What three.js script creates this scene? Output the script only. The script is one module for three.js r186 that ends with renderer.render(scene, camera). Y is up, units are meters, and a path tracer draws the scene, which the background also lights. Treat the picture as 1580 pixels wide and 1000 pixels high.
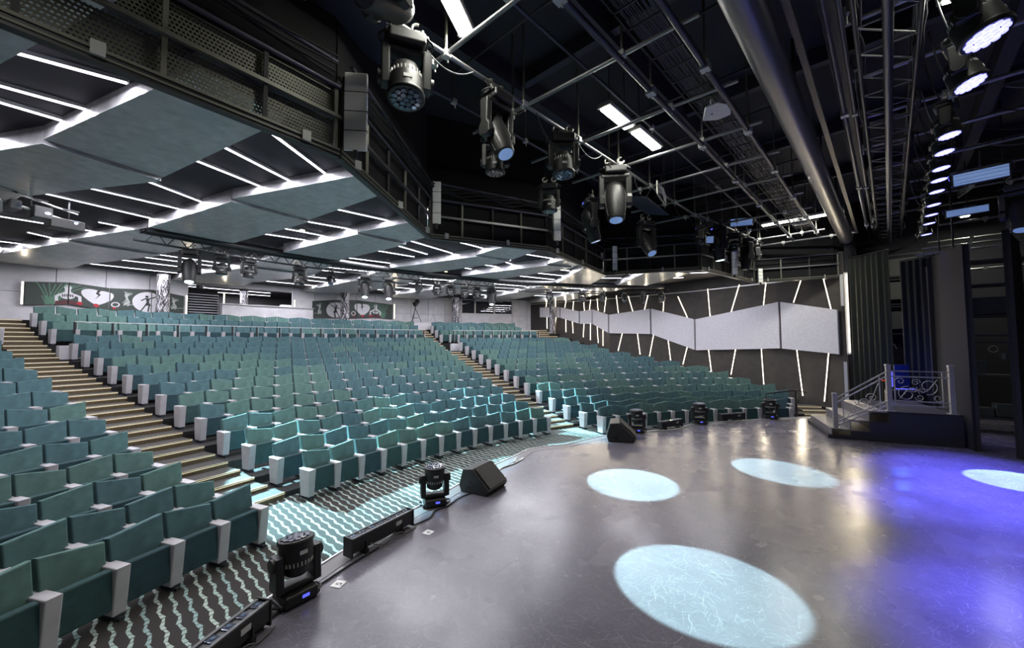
import * as THREE from 'three';
import { RoundedBoxGeometry } from 'three/addons/geometries/RoundedBoxGeometry.js';
import { mergeGeometries } from 'three/addons/utils/BufferGeometryUtils.js';
import { RectAreaLightUniformsLib } from 'three/addons/lights/RectAreaLightUniformsLib.js';

// ---------------------------------------------------------------- camera, light levels, exposure
const scene = new THREE.Scene();
scene.background = new THREE.Color(0x000000);
const camera = new THREE.PerspectiveCamera(2 * Math.atan(500 / 614) * 180 / Math.PI, 1.58, 0.05, 120);
camera.position.set(-6.49, 2.9, -6.68);
camera.rotation.order = 'YXZ';
camera.rotation.set(0.0487, -46.5 * Math.PI / 180, -0.0057);
scene.add(camera);
const renderer = new THREE.WebGLRenderer({ antialias: true });
renderer.toneMapping = THREE.LinearToneMapping;
renderer.toneMappingExposure = 1.1;
renderer.shadowMap.enabled = true;
RectAreaLightUniformsLib.init();
const LEVEL = {
  ceilingStrip: 195, ceilingColor: [0.93, 0.92, 1.0],
  wallStrip: 60, wallColor: [1.0, 0.85, 0.62],
  work: 60, workColor: [1.0, 0.99, 0.88],
  pool: 620, poolColor: [0.60, 1.0, 0.96],
  house: 1900, houseColor: [0.45, 0.9, 1.0],
  blue: 350, blueColor: [0.13, 0.12, 1.0],
  glow: 5, wallGlow: 4,
};

// ---------------------------------------------------------------- helpers
const D = Math.PI / 180;
let seed = 7;
const rnd = () => { seed = (seed * 16807) % 2147483647; return seed / 2147483647; };
const rr = (a, b) => a + (b - a) * rnd();
const V = (x, y, z) => new THREE.Vector3(x, y, z);
const pol = (r, deg, y = 0) => V(r * Math.sin(deg * D), y, -r * Math.cos(deg * D));
const col = (r, g, b) => new THREE.Color().setRGB(r, g, b);
const used = new Map();
const numbered = (n) => { const k = used.get(n) ?? 0; used.set(n, k + 1); return k ? n + '_' + String(k).padStart(3, '0') : n; };
const ORD = ['zeroth', 'first', 'second', 'third', 'fourth', 'fifth', 'sixth', 'seventh', 'eighth', 'ninth', 'tenth', 'eleventh', 'twelfth', 'thirteenth', 'fourteenth', 'fifteenth', 'sixteenth', 'seventeenth', 'eighteenth', 'nineteenth', 'twentieth', 'twenty-first', 'twenty-second', 'twenty-third', 'twenty-fourth', 'twenty-fifth', 'twenty-sixth', 'twenty-seventh', 'twenty-eighth', 'twenty-ninth', 'thirtieth'];
function tag(o, label, category, group, kind) {
  if (label) o.userData.label = label;
  if (category) o.userData.category = category;
  if (group) o.userData.group = group;
  if (kind) o.userData.kind = kind;
  return o;
}
function thing(name, label, category, pos = [0, 0, 0], turn = 0, group) {
  const o = new THREE.Group(); o.name = numbered(name); scene.add(o);
  o.position.set(...pos); o.rotation.y = turn;
  return tag(o, label, category, group);
}
function structure(name) { const o = new THREE.Group(); o.name = numbered(name); scene.add(o); return tag(o, null, null, null, 'structure'); }

function prep(g, keep) {
  g = g.index ? g.toNonIndexed() : g;
  for (const k of Object.keys(g.attributes)) if (!['position', 'normal', 'uv'].includes(k)) g.deleteAttribute(k);
  if (!g.attributes.normal) g.computeVertexNormals();
  if (!keep || !g.attributes.uv) {
    const p = g.attributes.position, n = g.attributes.normal, uv = new Float32Array(p.count * 2);
    for (let i = 0; i < p.count; i += 3) {
      let nx = 0, ny = 0, nz = 0;
      for (let j = 0; j < 3; j++) { nx += n.getX(i + j); ny += n.getY(i + j); nz += n.getZ(i + j); }
      nx = Math.abs(nx); ny = Math.abs(ny); nz = Math.abs(nz);
      for (let j = 0; j < 3; j++) {
        const x = p.getX(i + j), y = p.getY(i + j), z = p.getZ(i + j);
        let a, b;
        if (ny >= nx && ny >= nz) { a = x; b = z; } else if (nx >= nz) { a = z; b = y; } else { a = x; b = y; }
        uv[(i + j) * 2] = a; uv[(i + j) * 2 + 1] = b;
      }
    }
    g.setAttribute('uv', new THREE.BufferAttribute(uv, 2));
  }
  return g;
}
const M4 = (x = 0, y = 0, z = 0, rx = 0, ry = 0, rz = 0) => new THREE.Matrix4().compose(V(x, y, z), new THREE.Quaternion().setFromEuler(new THREE.Euler(rx, ry, rz, 'YXZ')), V(1, 1, 1));
class B {
  constructor() { this.g = []; }
  add(g, m, keep) { if (m) g.applyMatrix4(m); this.g.push(prep(g, keep)); return this; }
  box(w, h, d, x = 0, y = 0, z = 0, rx = 0, ry = 0, rz = 0) { return this.add(new THREE.BoxGeometry(w, h, d), M4(x, y, z, rx, ry, rz)); }
  rbox(w, h, d, r, x = 0, y = 0, z = 0, rx = 0, ry = 0, rz = 0, s = 1) { return this.add(new RoundedBoxGeometry(w, h, d, s, r), M4(x, y, z, rx, ry, rz)); }
  cyl(r0, r1, h, x = 0, y = 0, z = 0, n = 12, rx = 0, ry = 0, rz = 0, open = false) { return this.add(new THREE.CylinderGeometry(r0, r1, h, n, 1, open), M4(x, y, z, rx, ry, rz)); }
  sph(r, x, y, z, n = 8) { return this.add(new THREE.SphereGeometry(r, n, Math.max(4, n / 2)), M4(x, y, z)); }
  pipe(p, q, r, n = 8) {
    const d = q.clone().sub(p), L = d.length();
    const m = new THREE.Matrix4().compose(p.clone().add(q).multiplyScalar(.5), new THREE.Quaternion().setFromUnitVectors(V(0, 1, 0), d.normalize()), V(1, 1, 1));
    return this.add(new THREE.CylinderGeometry(r, r, L, n), m);
  }
  bar(p, q, w, h) {                    // a box from p to q, h upright
    const d = q.clone().sub(p), L = d.length(), z = d.normalize();
    let x = V(0, 1, 0).cross(z); if (x.lengthSq() < 1e-6) x = V(1, 0, 0); x.normalize();
    const y = z.clone().cross(x);
    const m = new THREE.Matrix4().makeBasis(x, y, z).setPosition(p.clone().add(q).multiplyScalar(.5));
    return this.add(new THREE.BoxGeometry(w, h, L), m);
  }
  tube(pts, r, n = 6, seg = 0) { return this.add(new THREE.TubeGeometry(new THREE.CatmullRomCurve3(pts), seg || pts.length * 4, r, n)); }
  lathe(pts, n = 20, m) { return this.add(new THREE.LatheGeometry(pts.map((p) => new THREE.Vector2(p[0], p[1])), n), m); }
  ext(pts, depth, m, bevel = 0, seg = 1) {
    const s = new THREE.Shape(pts.map((p) => new THREE.Vector2(p[0], p[1])));
    return this.add(new THREE.ExtrudeGeometry(s, { depth, bevelEnabled: bevel > 0, bevelThickness: bevel, bevelSize: bevel, bevelOffset: -bevel, bevelSegments: seg, steps: 1 }), m);
  }
  torus(R, r, x, y, z, rx = 0, ry = 0, arc = Math.PI * 2, n = 6, m = 20) { return this.add(new THREE.TorusGeometry(R, r, n, m, arc), M4(x, y, z, rx, ry, 0)); }
  quads(list) {                        // list of [a,b,c,d] vectors, counter-clockwise from outside
    const p = [];
    for (const [a, b, c, d] of list) for (const v of [a, b, c, a, c, d]) p.push(v.x, v.y, v.z);
    const g = new THREE.BufferGeometry(); g.setAttribute('position', new THREE.Float32BufferAttribute(p, 3)); g.computeVertexNormals();
    return this.add(g);
  }
  prism(bottom, top) {                 // two rings of the same number of points, counter-clockwise seen from above
    const n = bottom.length, q = [];
    for (let i = 0; i < n; i++) { const j = (i + 1) % n; q.push([bottom[i], bottom[j], top[j], top[i]]); }
    this.quads(q);
    const cap = (ring, up) => {
      const c = ring.map((v) => new THREE.Vector2(v.x, -v.z)), tri = THREE.ShapeUtils.triangulateShape(c, []), p = [];
      for (const t of tri) for (const k of up ? t : [t[0], t[2], t[1]]) p.push(ring[k].x, ring[k].y, ring[k].z);
      const g = new THREE.BufferGeometry(); g.setAttribute('position', new THREE.Float32BufferAttribute(p, 3)); g.computeVertexNormals(); this.add(g);
    };
    cap(top, true); cap(bottom, false);
    return this;
  }
  sector(r0, r1, a0, a1, y0, y1, n = 24) {   // annular block between two radii and two angles (degrees)
    const q = [];
    for (let i = 0; i < n; i++) {
      const s = a0 + (a1 - a0) * i / n, t = a0 + (a1 - a0) * (i + 1) / n;
      q.push([pol(r0, s, y1), pol(r0, t, y1), pol(r1, t, y1), pol(r1, s, y1)]);
      q.push([pol(r0, s, y0), pol(r0, t, y0), pol(r0, t, y1), pol(r0, s, y1)]);
      q.push([pol(r1, t, y0), pol(r1, s, y0), pol(r1, s, y1), pol(r1, t, y1)]);
      q.push([pol(r0, t, y0), pol(r0, s, y0), pol(r1, s, y0), pol(r1, t, y0)]);
    }
    q.push([pol(r1, a0, y0), pol(r0, a0, y0), pol(r0, a0, y1), pol(r1, a0, y1)]);
    q.push([pol(r0, a1, y0), pol(r1, a1, y0), pol(r1, a1, y1), pol(r0, a1, y1)]);
    return this.quads(q);
  }
  geo() { const g = mergeGeometries(this.g); g.computeBoundingSphere(); return g; }
  mesh(name, mat, parent = scene) { return put(name, this.geo(), mat, parent); }
}
function put(name, geo, mat, parent = scene) {
  const m = new THREE.Mesh(geo, mat); m.name = parent === scene ? numbered(name) : name; m.castShadow = m.receiveShadow = true;
  parent.add(m); return m;
}
function areaLight(p, along, facing, w, h, color, power) {   // along: unit vector of the long side, facing: where it shines
  const l = new THREE.RectAreaLight(col(...color), power, w, h);
  const z = facing.clone().negate().normalize(), x = along.clone().normalize(), y = z.clone().cross(x).normalize();
  l.quaternion.setFromRotationMatrix(new THREE.Matrix4().makeBasis(y.clone().cross(z), y, z));
  l.position.copy(p); scene.add(l); return l;
}
function spot(p, target, half, penumbra, color, power, size = 3) {
  const l = new THREE.SpotLight(col(...color), power, 0, half * D, penumbra, 2);
  l.position.copy(p); l.target.position.copy(target); l.castShadow = true; l.shadow.radius = size;
  scene.add(l); scene.add(l.target); return l;
}

// ---------------------------------------------------------------- procedural textures and materials
function canvas(w, h, draw) { const c = document.createElement('canvas'); c.width = w; c.height = h; draw(c.getContext('2d'), w, h); return c; }
function tex(c, rx, ry, srgb = true) {
  const t = new THREE.CanvasTexture(c); t.wrapS = t.wrapT = THREE.RepeatWrapping; t.repeat.set(rx, ry);
  if (srgb) t.colorSpace = THREE.SRGBColorSpace; t.magFilter = THREE.LinearFilter; return t;
}
function noiseData(n, cells, lo, hi, octaves = 3) {   // tileable value noise
  const out = new Float32Array(n * n); let amp = 1, tot = 0;
  for (let o = 0, c = cells; o < octaves; o++, c *= 2, amp *= .55) {
    const g = Array.from({ length: c * c }, rnd); tot += amp;
    for (let y = 0; y < n; y++) for (let x = 0; x < n; x++) {
      const fx = x / n * c, fy = y / n * c, x0 = Math.floor(fx), y0 = Math.floor(fy);
      let u = fx - x0, v = fy - y0; u = u * u * (3 - 2 * u); v = v * v * (3 - 2 * v);
      const a = g[(y0 % c) * c + x0 % c], b = g[(y0 % c) * c + (x0 + 1) % c], d = g[((y0 + 1) % c) * c + x0 % c], e = g[((y0 + 1) % c) * c + (x0 + 1) % c];
      out[y * n + x] += amp * ((a * (1 - u) + b * u) * (1 - v) + (d * (1 - u) + e * u) * v);
    }
  }
  for (let i = 0; i < out.length; i++) out[i] = lo + (hi - lo) * out[i] / tot;
  return out;
}
function noiseTex(n, cells, lo, hi, oct, rx, ry, tint = [1, 1, 1], srgb = true) {
  const d = noiseData(n, cells, lo, hi, oct);
  if (!srgb) {
    const fl = new Float32Array(n * n * 4); for (let i = 0; i < n * n * 4; i++) fl[i] = i % 4 === 3 ? 1 : d[i >> 2];
    const t = new THREE.DataTexture(fl, n, n, THREE.RGBAFormat, THREE.FloatType); t.wrapS = t.wrapT = THREE.RepeatWrapping; t.repeat.set(rx, ry); t.magFilter = THREE.LinearFilter; t.needsUpdate = true; return t;
  }
  const px = new Uint8Array(n * n * 4);
  for (let i = 0; i < n * n; i++) { for (let k = 0; k < 3; k++) px[i * 4 + k] = Math.max(0, Math.min(255, d[i] * tint[k] * 255)); px[i * 4 + 3] = 255; }
  const t = new THREE.DataTexture(px, n, n); t.wrapS = t.wrapT = THREE.RepeatWrapping; t.repeat.set(rx, ry); t.magFilter = THREE.LinearFilter; t.needsUpdate = true;
  if (srgb) t.colorSpace = THREE.SRGBColorSpace; return t;
}
const std = (color, roughness = .6, metalness = 0, more = {}) => new THREE.MeshStandardMaterial({ color: Array.isArray(color) ? col(...color) : color, roughness, metalness, ...more });

const fabricNoise = noiseTex(256, 6, .78, 1.0, 4, 1.6, 1.6);
const fabricBump = noiseTex(256, 64, 0, 1, 2, 6, 6, [1, 1, 1], false);
const fabric = [[.100, .205, .203], [.084, .174, .193], [.116, .222, .200]].map((c) => new THREE.MeshPhysicalMaterial({ color: col(...c), roughness: .9, sheen: .45, sheenColor: col(.45, .8, .85), sheenRoughness: .45, map: fabricNoise, bumpMap: fabricBump, bumpScale: .0006 }));
const fabricDark = [[.031, .083, .092], [.028, .073, .090], [.034, .088, .092]].map((c) => new THREE.MeshPhysicalMaterial({ color: col(...c), roughness: .9, sheen: .3, sheenColor: col(.35, .75, .85), sheenRoughness: .45, map: fabricNoise, bumpMap: fabricBump, bumpScale: .0006 }));
const armMat = std([.55, .53, .56], .42, 0, { map: noiseTex(128, 5, .9, 1, 3, 2, 2) });
const darkFoot = std([.02, .025, .035], .7);
const black = std([.008, .008, .010], .8);
const velvet = std([.0045, .0045, .0055], 1);
const blackGloss = std([.016, .016, .018], .42);
const blackMetal = std([.03, .03, .033], .5, .4);
const fixtureMat = std([.018, .018, .019], .45, .1, { bumpMap: noiseTex(128, 32, 0, 1, 2, 8, 8, [1, 1, 1], false), bumpScale: .0004 });
const pipeMat = std([.20, .20, .21], .38, .75);
const pipeDark = std([.055, .055, .075], .45, .5);
const galvMat = std([.42, .42, .38], .42, .6, { map: noiseTex(128, 8, .75, 1, 3, 3, 3) });
const whiteMetal = std([.62, .62, .62], .4, .2);
const greyBox = std([.42, .43, .41], .5, .1);
const ceilingMat = std([.022, .019, .028], .8);
const panelMat = std([.66, .69, .70], .24, 0, { map: noiseTex(256, 10, .82, 1, 4, .7, .7), bumpMap: noiseTex(256, 24, 0, 1, 3, 1, 1, [1, 1, 1], false), bumpScale: .0012 });
const panelEdge = std([.52, .51, .54], .26, 0, { map: noiseTex(256, 10, .72, 1, 4, .9, .9), bumpMap: panelMat.bumpMap, bumpScale: .0016 });
const ledMat = new THREE.MeshStandardMaterial({ color: 0xffffff, roughness: .5, emissive: col(...LEVEL.ceilingColor), emissiveIntensity: LEVEL.glow });
const wallLed = new THREE.MeshStandardMaterial({ color: 0xffffff, roughness: .5, emissive: col(...LEVEL.wallColor), emissiveIntensity: LEVEL.wallGlow });
const workGlow = new THREE.MeshStandardMaterial({ color: 0xffffff, roughness: .5, emissive: col(...LEVEL.workColor), emissiveIntensity: 6 });
const blueGlow = new THREE.MeshStandardMaterial({ color: 0xffffff, roughness: .4, emissive: col(.22, .22, 1), emissiveIntensity: 3 });
const spotGlow = new THREE.MeshStandardMaterial({ color: 0xffffff, roughness: .3, emissive: col(.72, 1, 1), emissiveIntensity: 6 });
const coolFace = new THREE.MeshStandardMaterial({ color: col(.35, .5, .75), roughness: .2, emissive: col(.25, .42, .8), emissiveIntensity: .32 });
const screenBlue = new THREE.MeshStandardMaterial({ color: 0x101030, roughness: .2, emissive: col(.1, .12, 1), emissiveIntensity: 1.2 });
const lensMat = new THREE.MeshPhysicalMaterial({ color: col(.16, .18, .24), roughness: .08, metalness: .6, clearcoat: 1 });
const lensGlass = new THREE.MeshPhysicalMaterial({ color: col(.25, .33, .5), roughness: .06, metalness: .5, clearcoat: 1 });
const ductMat = std([.15, .15, .165], .38, .75);
const plaster = std([.84, .82, .86], .6, 0, { map: noiseTex(256, 7, .86, 1, 4, .5, .5), bumpMap: noiseTex(256, 40, 0, 1, 3, 1, 1, [1, 1, 1], false), bumpScale: .002 });
const wallDark = std([.060, .053, .050], .72, 0, { map: noiseTex(256, 8, .8, 1, 4, .6, .6) });
const stippled = std([.84, .81, .87], .42, 0, { map: noiseTex(512, 60, .90, 1, 3, .4, .4), bumpMap: noiseTex(512, 90, 0, 1, 2, .5, .5, [1, 1, 1], false), bumpScale: .0025 });
const wingDark = std([.022, .022, .028], .8);
const curtainMat = std([.016, .018, .020], .95);
const nosingMat = std([.56, .50, .36], .38, .2);
const riserMat = std([.17, .12, .055], .6, 0, { map: noiseTex(128, 16, .6, 1, 3, 4, 4) });
const stepGlow = new THREE.MeshStandardMaterial({ color: 0xffffff, emissive: col(1, .80, .46), emissiveIntensity: .9 });

// carpet: dark pile with pale zigzag chains that run towards the stage
const carpetMat = std([1, 1, 1], .96, 0, {
  map: tex(canvas(1024, 1024, (g, w, h) => {
    g.fillStyle = '#302d2b'; g.fillRect(0, 0, w, h);
    for (let i = 0; i < 26000; i++) { const s = 28 + rnd() * 26; g.fillStyle = `rgba(${s},${s * .95},${s * .92},.6)`; g.fillRect(rnd() * w, rnd() * h, 2, 2); }
    const step = w / 10, seg = h / 16;
    for (let c = 0; c < 10; c++) for (let k = 0; k < 16; k++) {
      const x = c * step + step / 2, dx = [-.6, .1, .6, -.1][(k + c) % 4], nx = [-.6, .1, .6, -.1][(k + c + 1) % 4];
      const wd = 15 + 4 * Math.sin(k * 2.3 + c), y = k * seg;
      g.fillStyle = ['#9fb3ad', '#8ea7a5', '#adbcb4'][(k * 3 + c) % 3];
      g.beginPath(); g.moveTo(x + dx * 20 - wd, y + 4); g.lineTo(x + dx * 20 + wd, y + 4 + dx * 4); g.lineTo(x + nx * 20 + wd * .8, y + seg - 4); g.lineTo(x + nx * 20 - wd * .8, y + seg - 4 - nx * 4); g.fill();
    }
  }), 1 / 1.24, 1 / 1.24), bumpMap: fabricBump, bumpScale: .002,
});
const stepMat = std([.070, .064, .061], .9, 0, { map: noiseTex(128, 30, .7, 1, 3, 2, 2) });
const terraceMat = std([.034, .031, .033], .96, 0, { map: noiseTex(256, 40, .55, 1, 3, 1.5, 1.5) });

// stage vinyl: grey with pale scuffs and patches worn to different gloss
const stageColour = canvas(2048, 2048, (g, w, h) => {
  const n = noiseData(256, 8, .80, 1, 4);
  const img = g.createImageData(256, 256);
  for (let i = 0; i < 65536; i++) { const s = n[i]; img.data[i * 4] = 111 * s; img.data[i * 4 + 1] = 107 * s; img.data[i * 4 + 2] = 119 * s; img.data[i * 4 + 3] = 255; }
  const c = document.createElement('canvas'); c.width = c.height = 256; c.getContext('2d').putImageData(img, 0, 0);
  g.drawImage(c, 0, 0, w, h);
  for (let i = 0; i < 9000; i++) {
    const x = rnd() * w, y = rnd() * h, a = rnd() * 6.283, L = 8 + rnd() * rnd() * 150, b = (rnd() - .5) * .9, s = 120 + rnd() * 110;
    g.strokeStyle = `rgba(${s},${s},${s},${.06 + rnd() * .3})`; g.lineWidth = .8 + rnd() * 1.8;
    g.beginPath(); g.moveTo(x, y); g.quadraticCurveTo(x + Math.cos(a) * L * .5, y + Math.sin(a) * L * .5, x + Math.cos(a + b) * L, y + Math.sin(a + b) * L); g.stroke();
  }
});
const stageMat = std([1, 1, 1], 1, 0, {
  map: tex(stageColour, 1 / 4, 1 / 4),
  roughnessMap: noiseTex(512, 7, .17, .34, 3, 1 / 3.1, 1 / 3.1, [1, 1, 1], false),
  bumpMap: noiseTex(512, 30, 0, 1, 4, 1 / 1.3, 1 / 1.3, [1, 1, 1], false), bumpScale: .0009,
});
const lipMat = std([.16, .15, .16], .5);
const aluMat = std([.62, .62, .64], .35, .5);
// ---------------------------------------------------------------- the raked house: rows on circles about the stage centre
const STAGE_Y = 0.3;
const rowR = (k) => k <= 13 ? 14.1 + .93 * k : 28.2 + .93 * (k - 14);
const rowY = (k) => k < 2 ? 0 : k === 2 ? .10 : k === 3 ? .25 : k <= 13 ? .22 * (k - 2) : 2.92 + .31 * (k - 14);
const TOP_Y = 3.86, CEIL = 6.0, SLAB = 6.25;
const WALL = [[14.0, -7.9], [14.7, -10.1], [15.8, -14.2], [16.1, -16.8], [16.5, -19.8], [16.9, -21.2], [17.0, -22.3], [17.15, -24.1], [17.1, -27.4]];
const GANTRY = [[-15.1, -9.4], [-12.5, -10.97], [-4.26, -12.08], [-.94, -14.70], [2.11, -13.47], [6.72, -14.39], [8.19, -11.45], [13.14, -10.84], [14.02, -8.05]];
const EDGE = [[-10.9, -8.5], [-9.13, -9.5], [-7.64, -10.35], [-6.36, -10.9], [-5.59, -11.16], [-5.17, -11.42], [-4.65, -11.63], [-4.31, -11.77], [-3.03, -12.22], [-2.74, -12.28], [-.68, -12.92], [.16, -13.06], [.93, -13.24], [1.44, -13.10], [1.95, -12.84], [3.35, -12.65], [4.87, -11.95], [6.36, -11.47], [7.64, -10.89], [9.13, -9.96], [10.53, -8.95], [11.3, -8.25], [11.9, -7.2]];

const floor = structure('floor');
new B().sector(11, 15.63, -78, 78, -.3, 0, 60).mesh('front_carpet', carpetMat, floor);
for (let k = 2; k <= 17; k++) {
  const r0 = rowR(k) - .35, r1 = k === 17 ? 40 : k === 13 ? rowR(14) - .35 : rowR(k + 1) - .35, y = k === 17 ? TOP_Y : rowY(k);
  new B().sector(k === 17 ? 30.7 : r0, r1 + .02, -64, 64, 0, y, 44).mesh('terrace', terraceMat, floor);
}
// stage: main deck, a border strip along the front, a pale metal edge
const inset = (pts, d) => pts.map((p, i) => {
  const a = pts[Math.max(0, i - 1)], b = pts[Math.min(pts.length - 1, i + 1)], x = b[0] - a[0], z = b[1] - a[1], L = Math.hypot(x, z);
  return [p[0] - z / L * d, p[1] + x / L * d];
});
const deckFront = inset(EDGE, .27), borderBack = inset(EDGE, .258), borderFront = inset(EDGE, .03);
const ring = (pts, y) => pts.map((p) => V(p[0], y, p[1]));
const ccw = (pts) => { let s = 0; pts.forEach((p, i) => { const q = pts[(i + 1) % pts.length]; s += p[0] * -q[1] - q[0] * -p[1]; }); return s < 0 ? pts.slice().reverse() : pts; };
const slab = (pts, y0, y1) => { const c = ccw(pts); return new B().prism(ring(c, y0), ring(c, y1)); };
slab([...deckFront, [16.4, -7.2], [16.4, 5.2], [-16.4, 5.2], [-16.4, -7.2], [-12.2, -7.2]], -.3, STAGE_Y).mesh('stage_deck', stageMat, floor);
slab([...borderFront, ...borderBack.slice().reverse()], -.3, STAGE_Y).mesh('stage_border', lipMat, floor);
slab([...EDGE, ...inset(EDGE, .026).reverse()], -.3, STAGE_Y + .012).mesh('stage_edge', aluMat, floor);
slab([...inset(EDGE, .2), ...inset(EDGE, .3).reverse()], -.3, STAGE_Y - .012).mesh('joint_strip', black, floor);

// aisle stairs: a half step before every riser, pale nosings with lit risers
function stair(from, to, k0, k1, left) {
  const s = new THREE.Group(); s.name = 'aisle_stair'; floor.add(s);
  for (let k = k0; k <= k1; k++) {
    const R = (k === 17 ? 30.7 : rowR(k) - .35), y = k === 17 ? TOP_Y : rowY(k), yb = k === 14 ? rowY(13) : k === 17 ? rowY(16) : rowY(k - 1);
    const n = k === 14 ? 4 : k === 2 ? 1 : 2, depth = k === 14 ? .40 : .465;
    for (let m = n - 1; m >= 0; m--) {
      const r = R - m * depth, h = (y - yb) / n, top = y - m * h, low = top - h;
      const a0 = from(k), a1 = to(k);
      new B().sector(r, r + depth, a0, a1, low - .02, top + .004, 5).mesh('step', stepMat, s);
      const q = new B(), g = new B(), w = new B();
      q.sector(r - .02, r + .014, a0, a1, top + .004, top + .012, 5).sector(r - .02, r - .01, a0, a1, top - .012, top + .012, 5);
      g.sector(r - .012, r, a0, a1, low + .005, top - .022, 5);
      w.sector(r - .016, r - .004, a0, a1, top - .022, top - .013, 5);
      q.mesh('step_nosing', nosingMat, s); g.mesh('step_riser', riserMat, s); w.mesh('step_light', stepGlow, s);
    }
  }
}
const centreEnd = (k) => k >= 14 ? 15.2 : k <= 2 ? 13.9 + .05 * k : 14.1 + .1 * Math.min(11, k - 2);
const sideEnd = (k) => k >= 14 ? 17.5 : 19.5 - .07 * k;
stair((k) => -Math.min(sideEnd(k), 19.4) - .05, (k) => -centreEnd(Math.min(k, 16)) - .45, 2, 17);
stair((k) => centreEnd(Math.min(k, 16)) + .35, (k) => Math.min(sideEnd(k), 19.4) - .40, 2, 17);
// stairs by the right wall
const wallX = (z) => { for (let i = 0; i < WALL.length - 1; i++) { const [a, b] = [WALL[i], WALL[i + 1]]; if (z <= a[1] && z >= b[1]) return a[0] + (b[0] - a[0]) * (z - a[1]) / (b[1] - a[1]); } return z > -8 ? 14 : 17.1; };
const wallAngle = (r) => { let a = 30; for (let i = 0; i < 400; i++) { a = 30 + i * .1; const p = pol(r, a); if (p.x >= wallX(p.z) - .05) break; } return a; };
const rightEnd = [50, 52, 53.3, 54, 51.7, 50, 49, 46.5, 43.5, 41, 38.8, 37.2, 36.1, 35.2, 31.5, 30.4, 29.4];
stair((k) => Math.min(rightEnd[Math.min(k, 16)] + .6, wallAngle(rowR(Math.min(k, 16))) - 1.6), (k) => wallAngle(rowR(Math.min(k, 16))) - .1, 2, 17);

// ---------------------------------------------------------------- walls
const outer = (pts, d) => inset(pts, d);
const wr = structure('wall_right');
slab([...WALL, ...inset(WALL, .3).reverse()], 0, 6.5).mesh('wall_body', wallDark, wr);
{ // pale panels in a zigzag band along the wall
  const band = [[17.10, -26.04, 4.89, 5.62], [17.15, -24.11, 4.76, 5.52], [17.0, -22.34, 4.24, 5.10], [16.9, -21.22, 4.20, 5.17], [16.49, -19.75, 3.52, 4.70], [16.10, -16.78, 3.40, 4.89], [15.80, -14.2, 2.48, 4.12], [14.72, -10.17, 2.61, 4.69], [14.03, -8.08, 2.39, 4.15]];
  for (let i = 0; i < band.length - 1; i++) {
    const [a, b] = [band[i], band[i + 1]], dx = b[0] - a[0], dz = b[1] - a[1], L = Math.hypot(dx, dz), g = .05 / L;
    const nx = -dz / L, nz = dx / L, s = nx > 0 ? -1 : 1, P = (t, o, k) => V(a[0] + dx * t + nx * s * o, a[k] + (b[k] - a[k]) * t, a[1] + dz * t + nz * s * o);
    new B().prism([P(g, .06, 2), P(1 - g, .06, 2), P(1 - g, .16, 2), P(g, .16, 2)], [P(g, .06, 3), P(1 - g, .06, 3), P(1 - g, .16, 3), P(g, .16, 3)]).mesh('wall_panel', stippled, wr);
    new B().prism([P(0, .0, 2), P(1, .0, 2), P(1, .06, 2), P(0, .06, 2)].map((v) => v.clone().add(V(0, .05, 0))), [P(0, .0, 3), P(1, .0, 3), P(1, .06, 3), P(0, .06, 3)].map((v) => v.clone().add(V(0, -.05, 0)))).mesh('panel_backing', blackGloss, wr);
  }
  const t = new B(); for (let i = 0; i < WALL.length - 1; i++) t.bar(V(WALL[i][0] - .03, 5.55 + i * .05, WALL[i][1]), V(WALL[i + 1][0] - .03, 5.6 + i * .05, WALL[i + 1][1]), .05, .05);
  t.mesh('wall_trim', aluMat, wr);
}
const wl = structure('wall_left');
{ const m = WALL.map((p) => [-p[0], p[1]]); slab([...m, ...inset(m, -.3).reverse()], 0, 6.5).mesh('wall_body', wallDark, wl); }

// rear wall in panels, with two openings
const wb = structure('wall_rear');
const wallPiece = (a0, a1, y0, y1, r = 32, th = .25, m = plaster, name = 'wall_panel') => new B().sector(r, r + th, a0 + .02, a1 - .02, y0 + .006, y1 - .006, 2).mesh(name, m, wb);
for (const [a0, a1, n] of [[-36, -16.3, 9], [-16.3, -5.9, 4], [2.7, 13.6, 5], [13.6, 22.4, 4], [29.6, 36, 3]])
  for (let i = 0; i < n; i++) { const s = a0 + (a1 - a0) * i / n, t = a0 + (a1 - a0) * (i + 1) / n; wallPiece(s, t, TOP_Y, 5.0); wallPiece(s, t, 5.0, SLAB + .2); }
wallPiece(22.4, 29.6, TOP_Y, 5.12); wallPiece(22.4, 29.6, 6.17, SLAB + .2);
wallPiece(-5.9, 2.7, 5.95, SLAB + .2);
wallPiece(-3.5, 4.6, TOP_Y, 5.02, 31.7, .3, plaster, 'counter_front');
new B().sector(31.6, 32.1, -3.55, 4.65, 5.02, 5.06, 6).mesh('counter_top', whiteMetal, wb);
new B().sector(33, 33.1, -40, 40, TOP_Y, TOP_Y + .01, 30).mesh('wall_foot', black, wb);
new B().sector(32.26, 32.27, 22, 30, 5, 6.3, 3).mesh('window_backing', blackGloss, wb);
new B().sector(38.8, 39.1, -44, 44, TOP_Y - .2, SLAB + .3, 30).mesh('lobby_wall', std([.05, .05, .055], .5), wb);
for (const s of [-1, 1]) new B().bar(V(s * 17.4, 5, -26.9), V(s * 27, 5, -28.2), .2, 3).mesh('lobby_side_wall', wallDark, wb);

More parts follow.
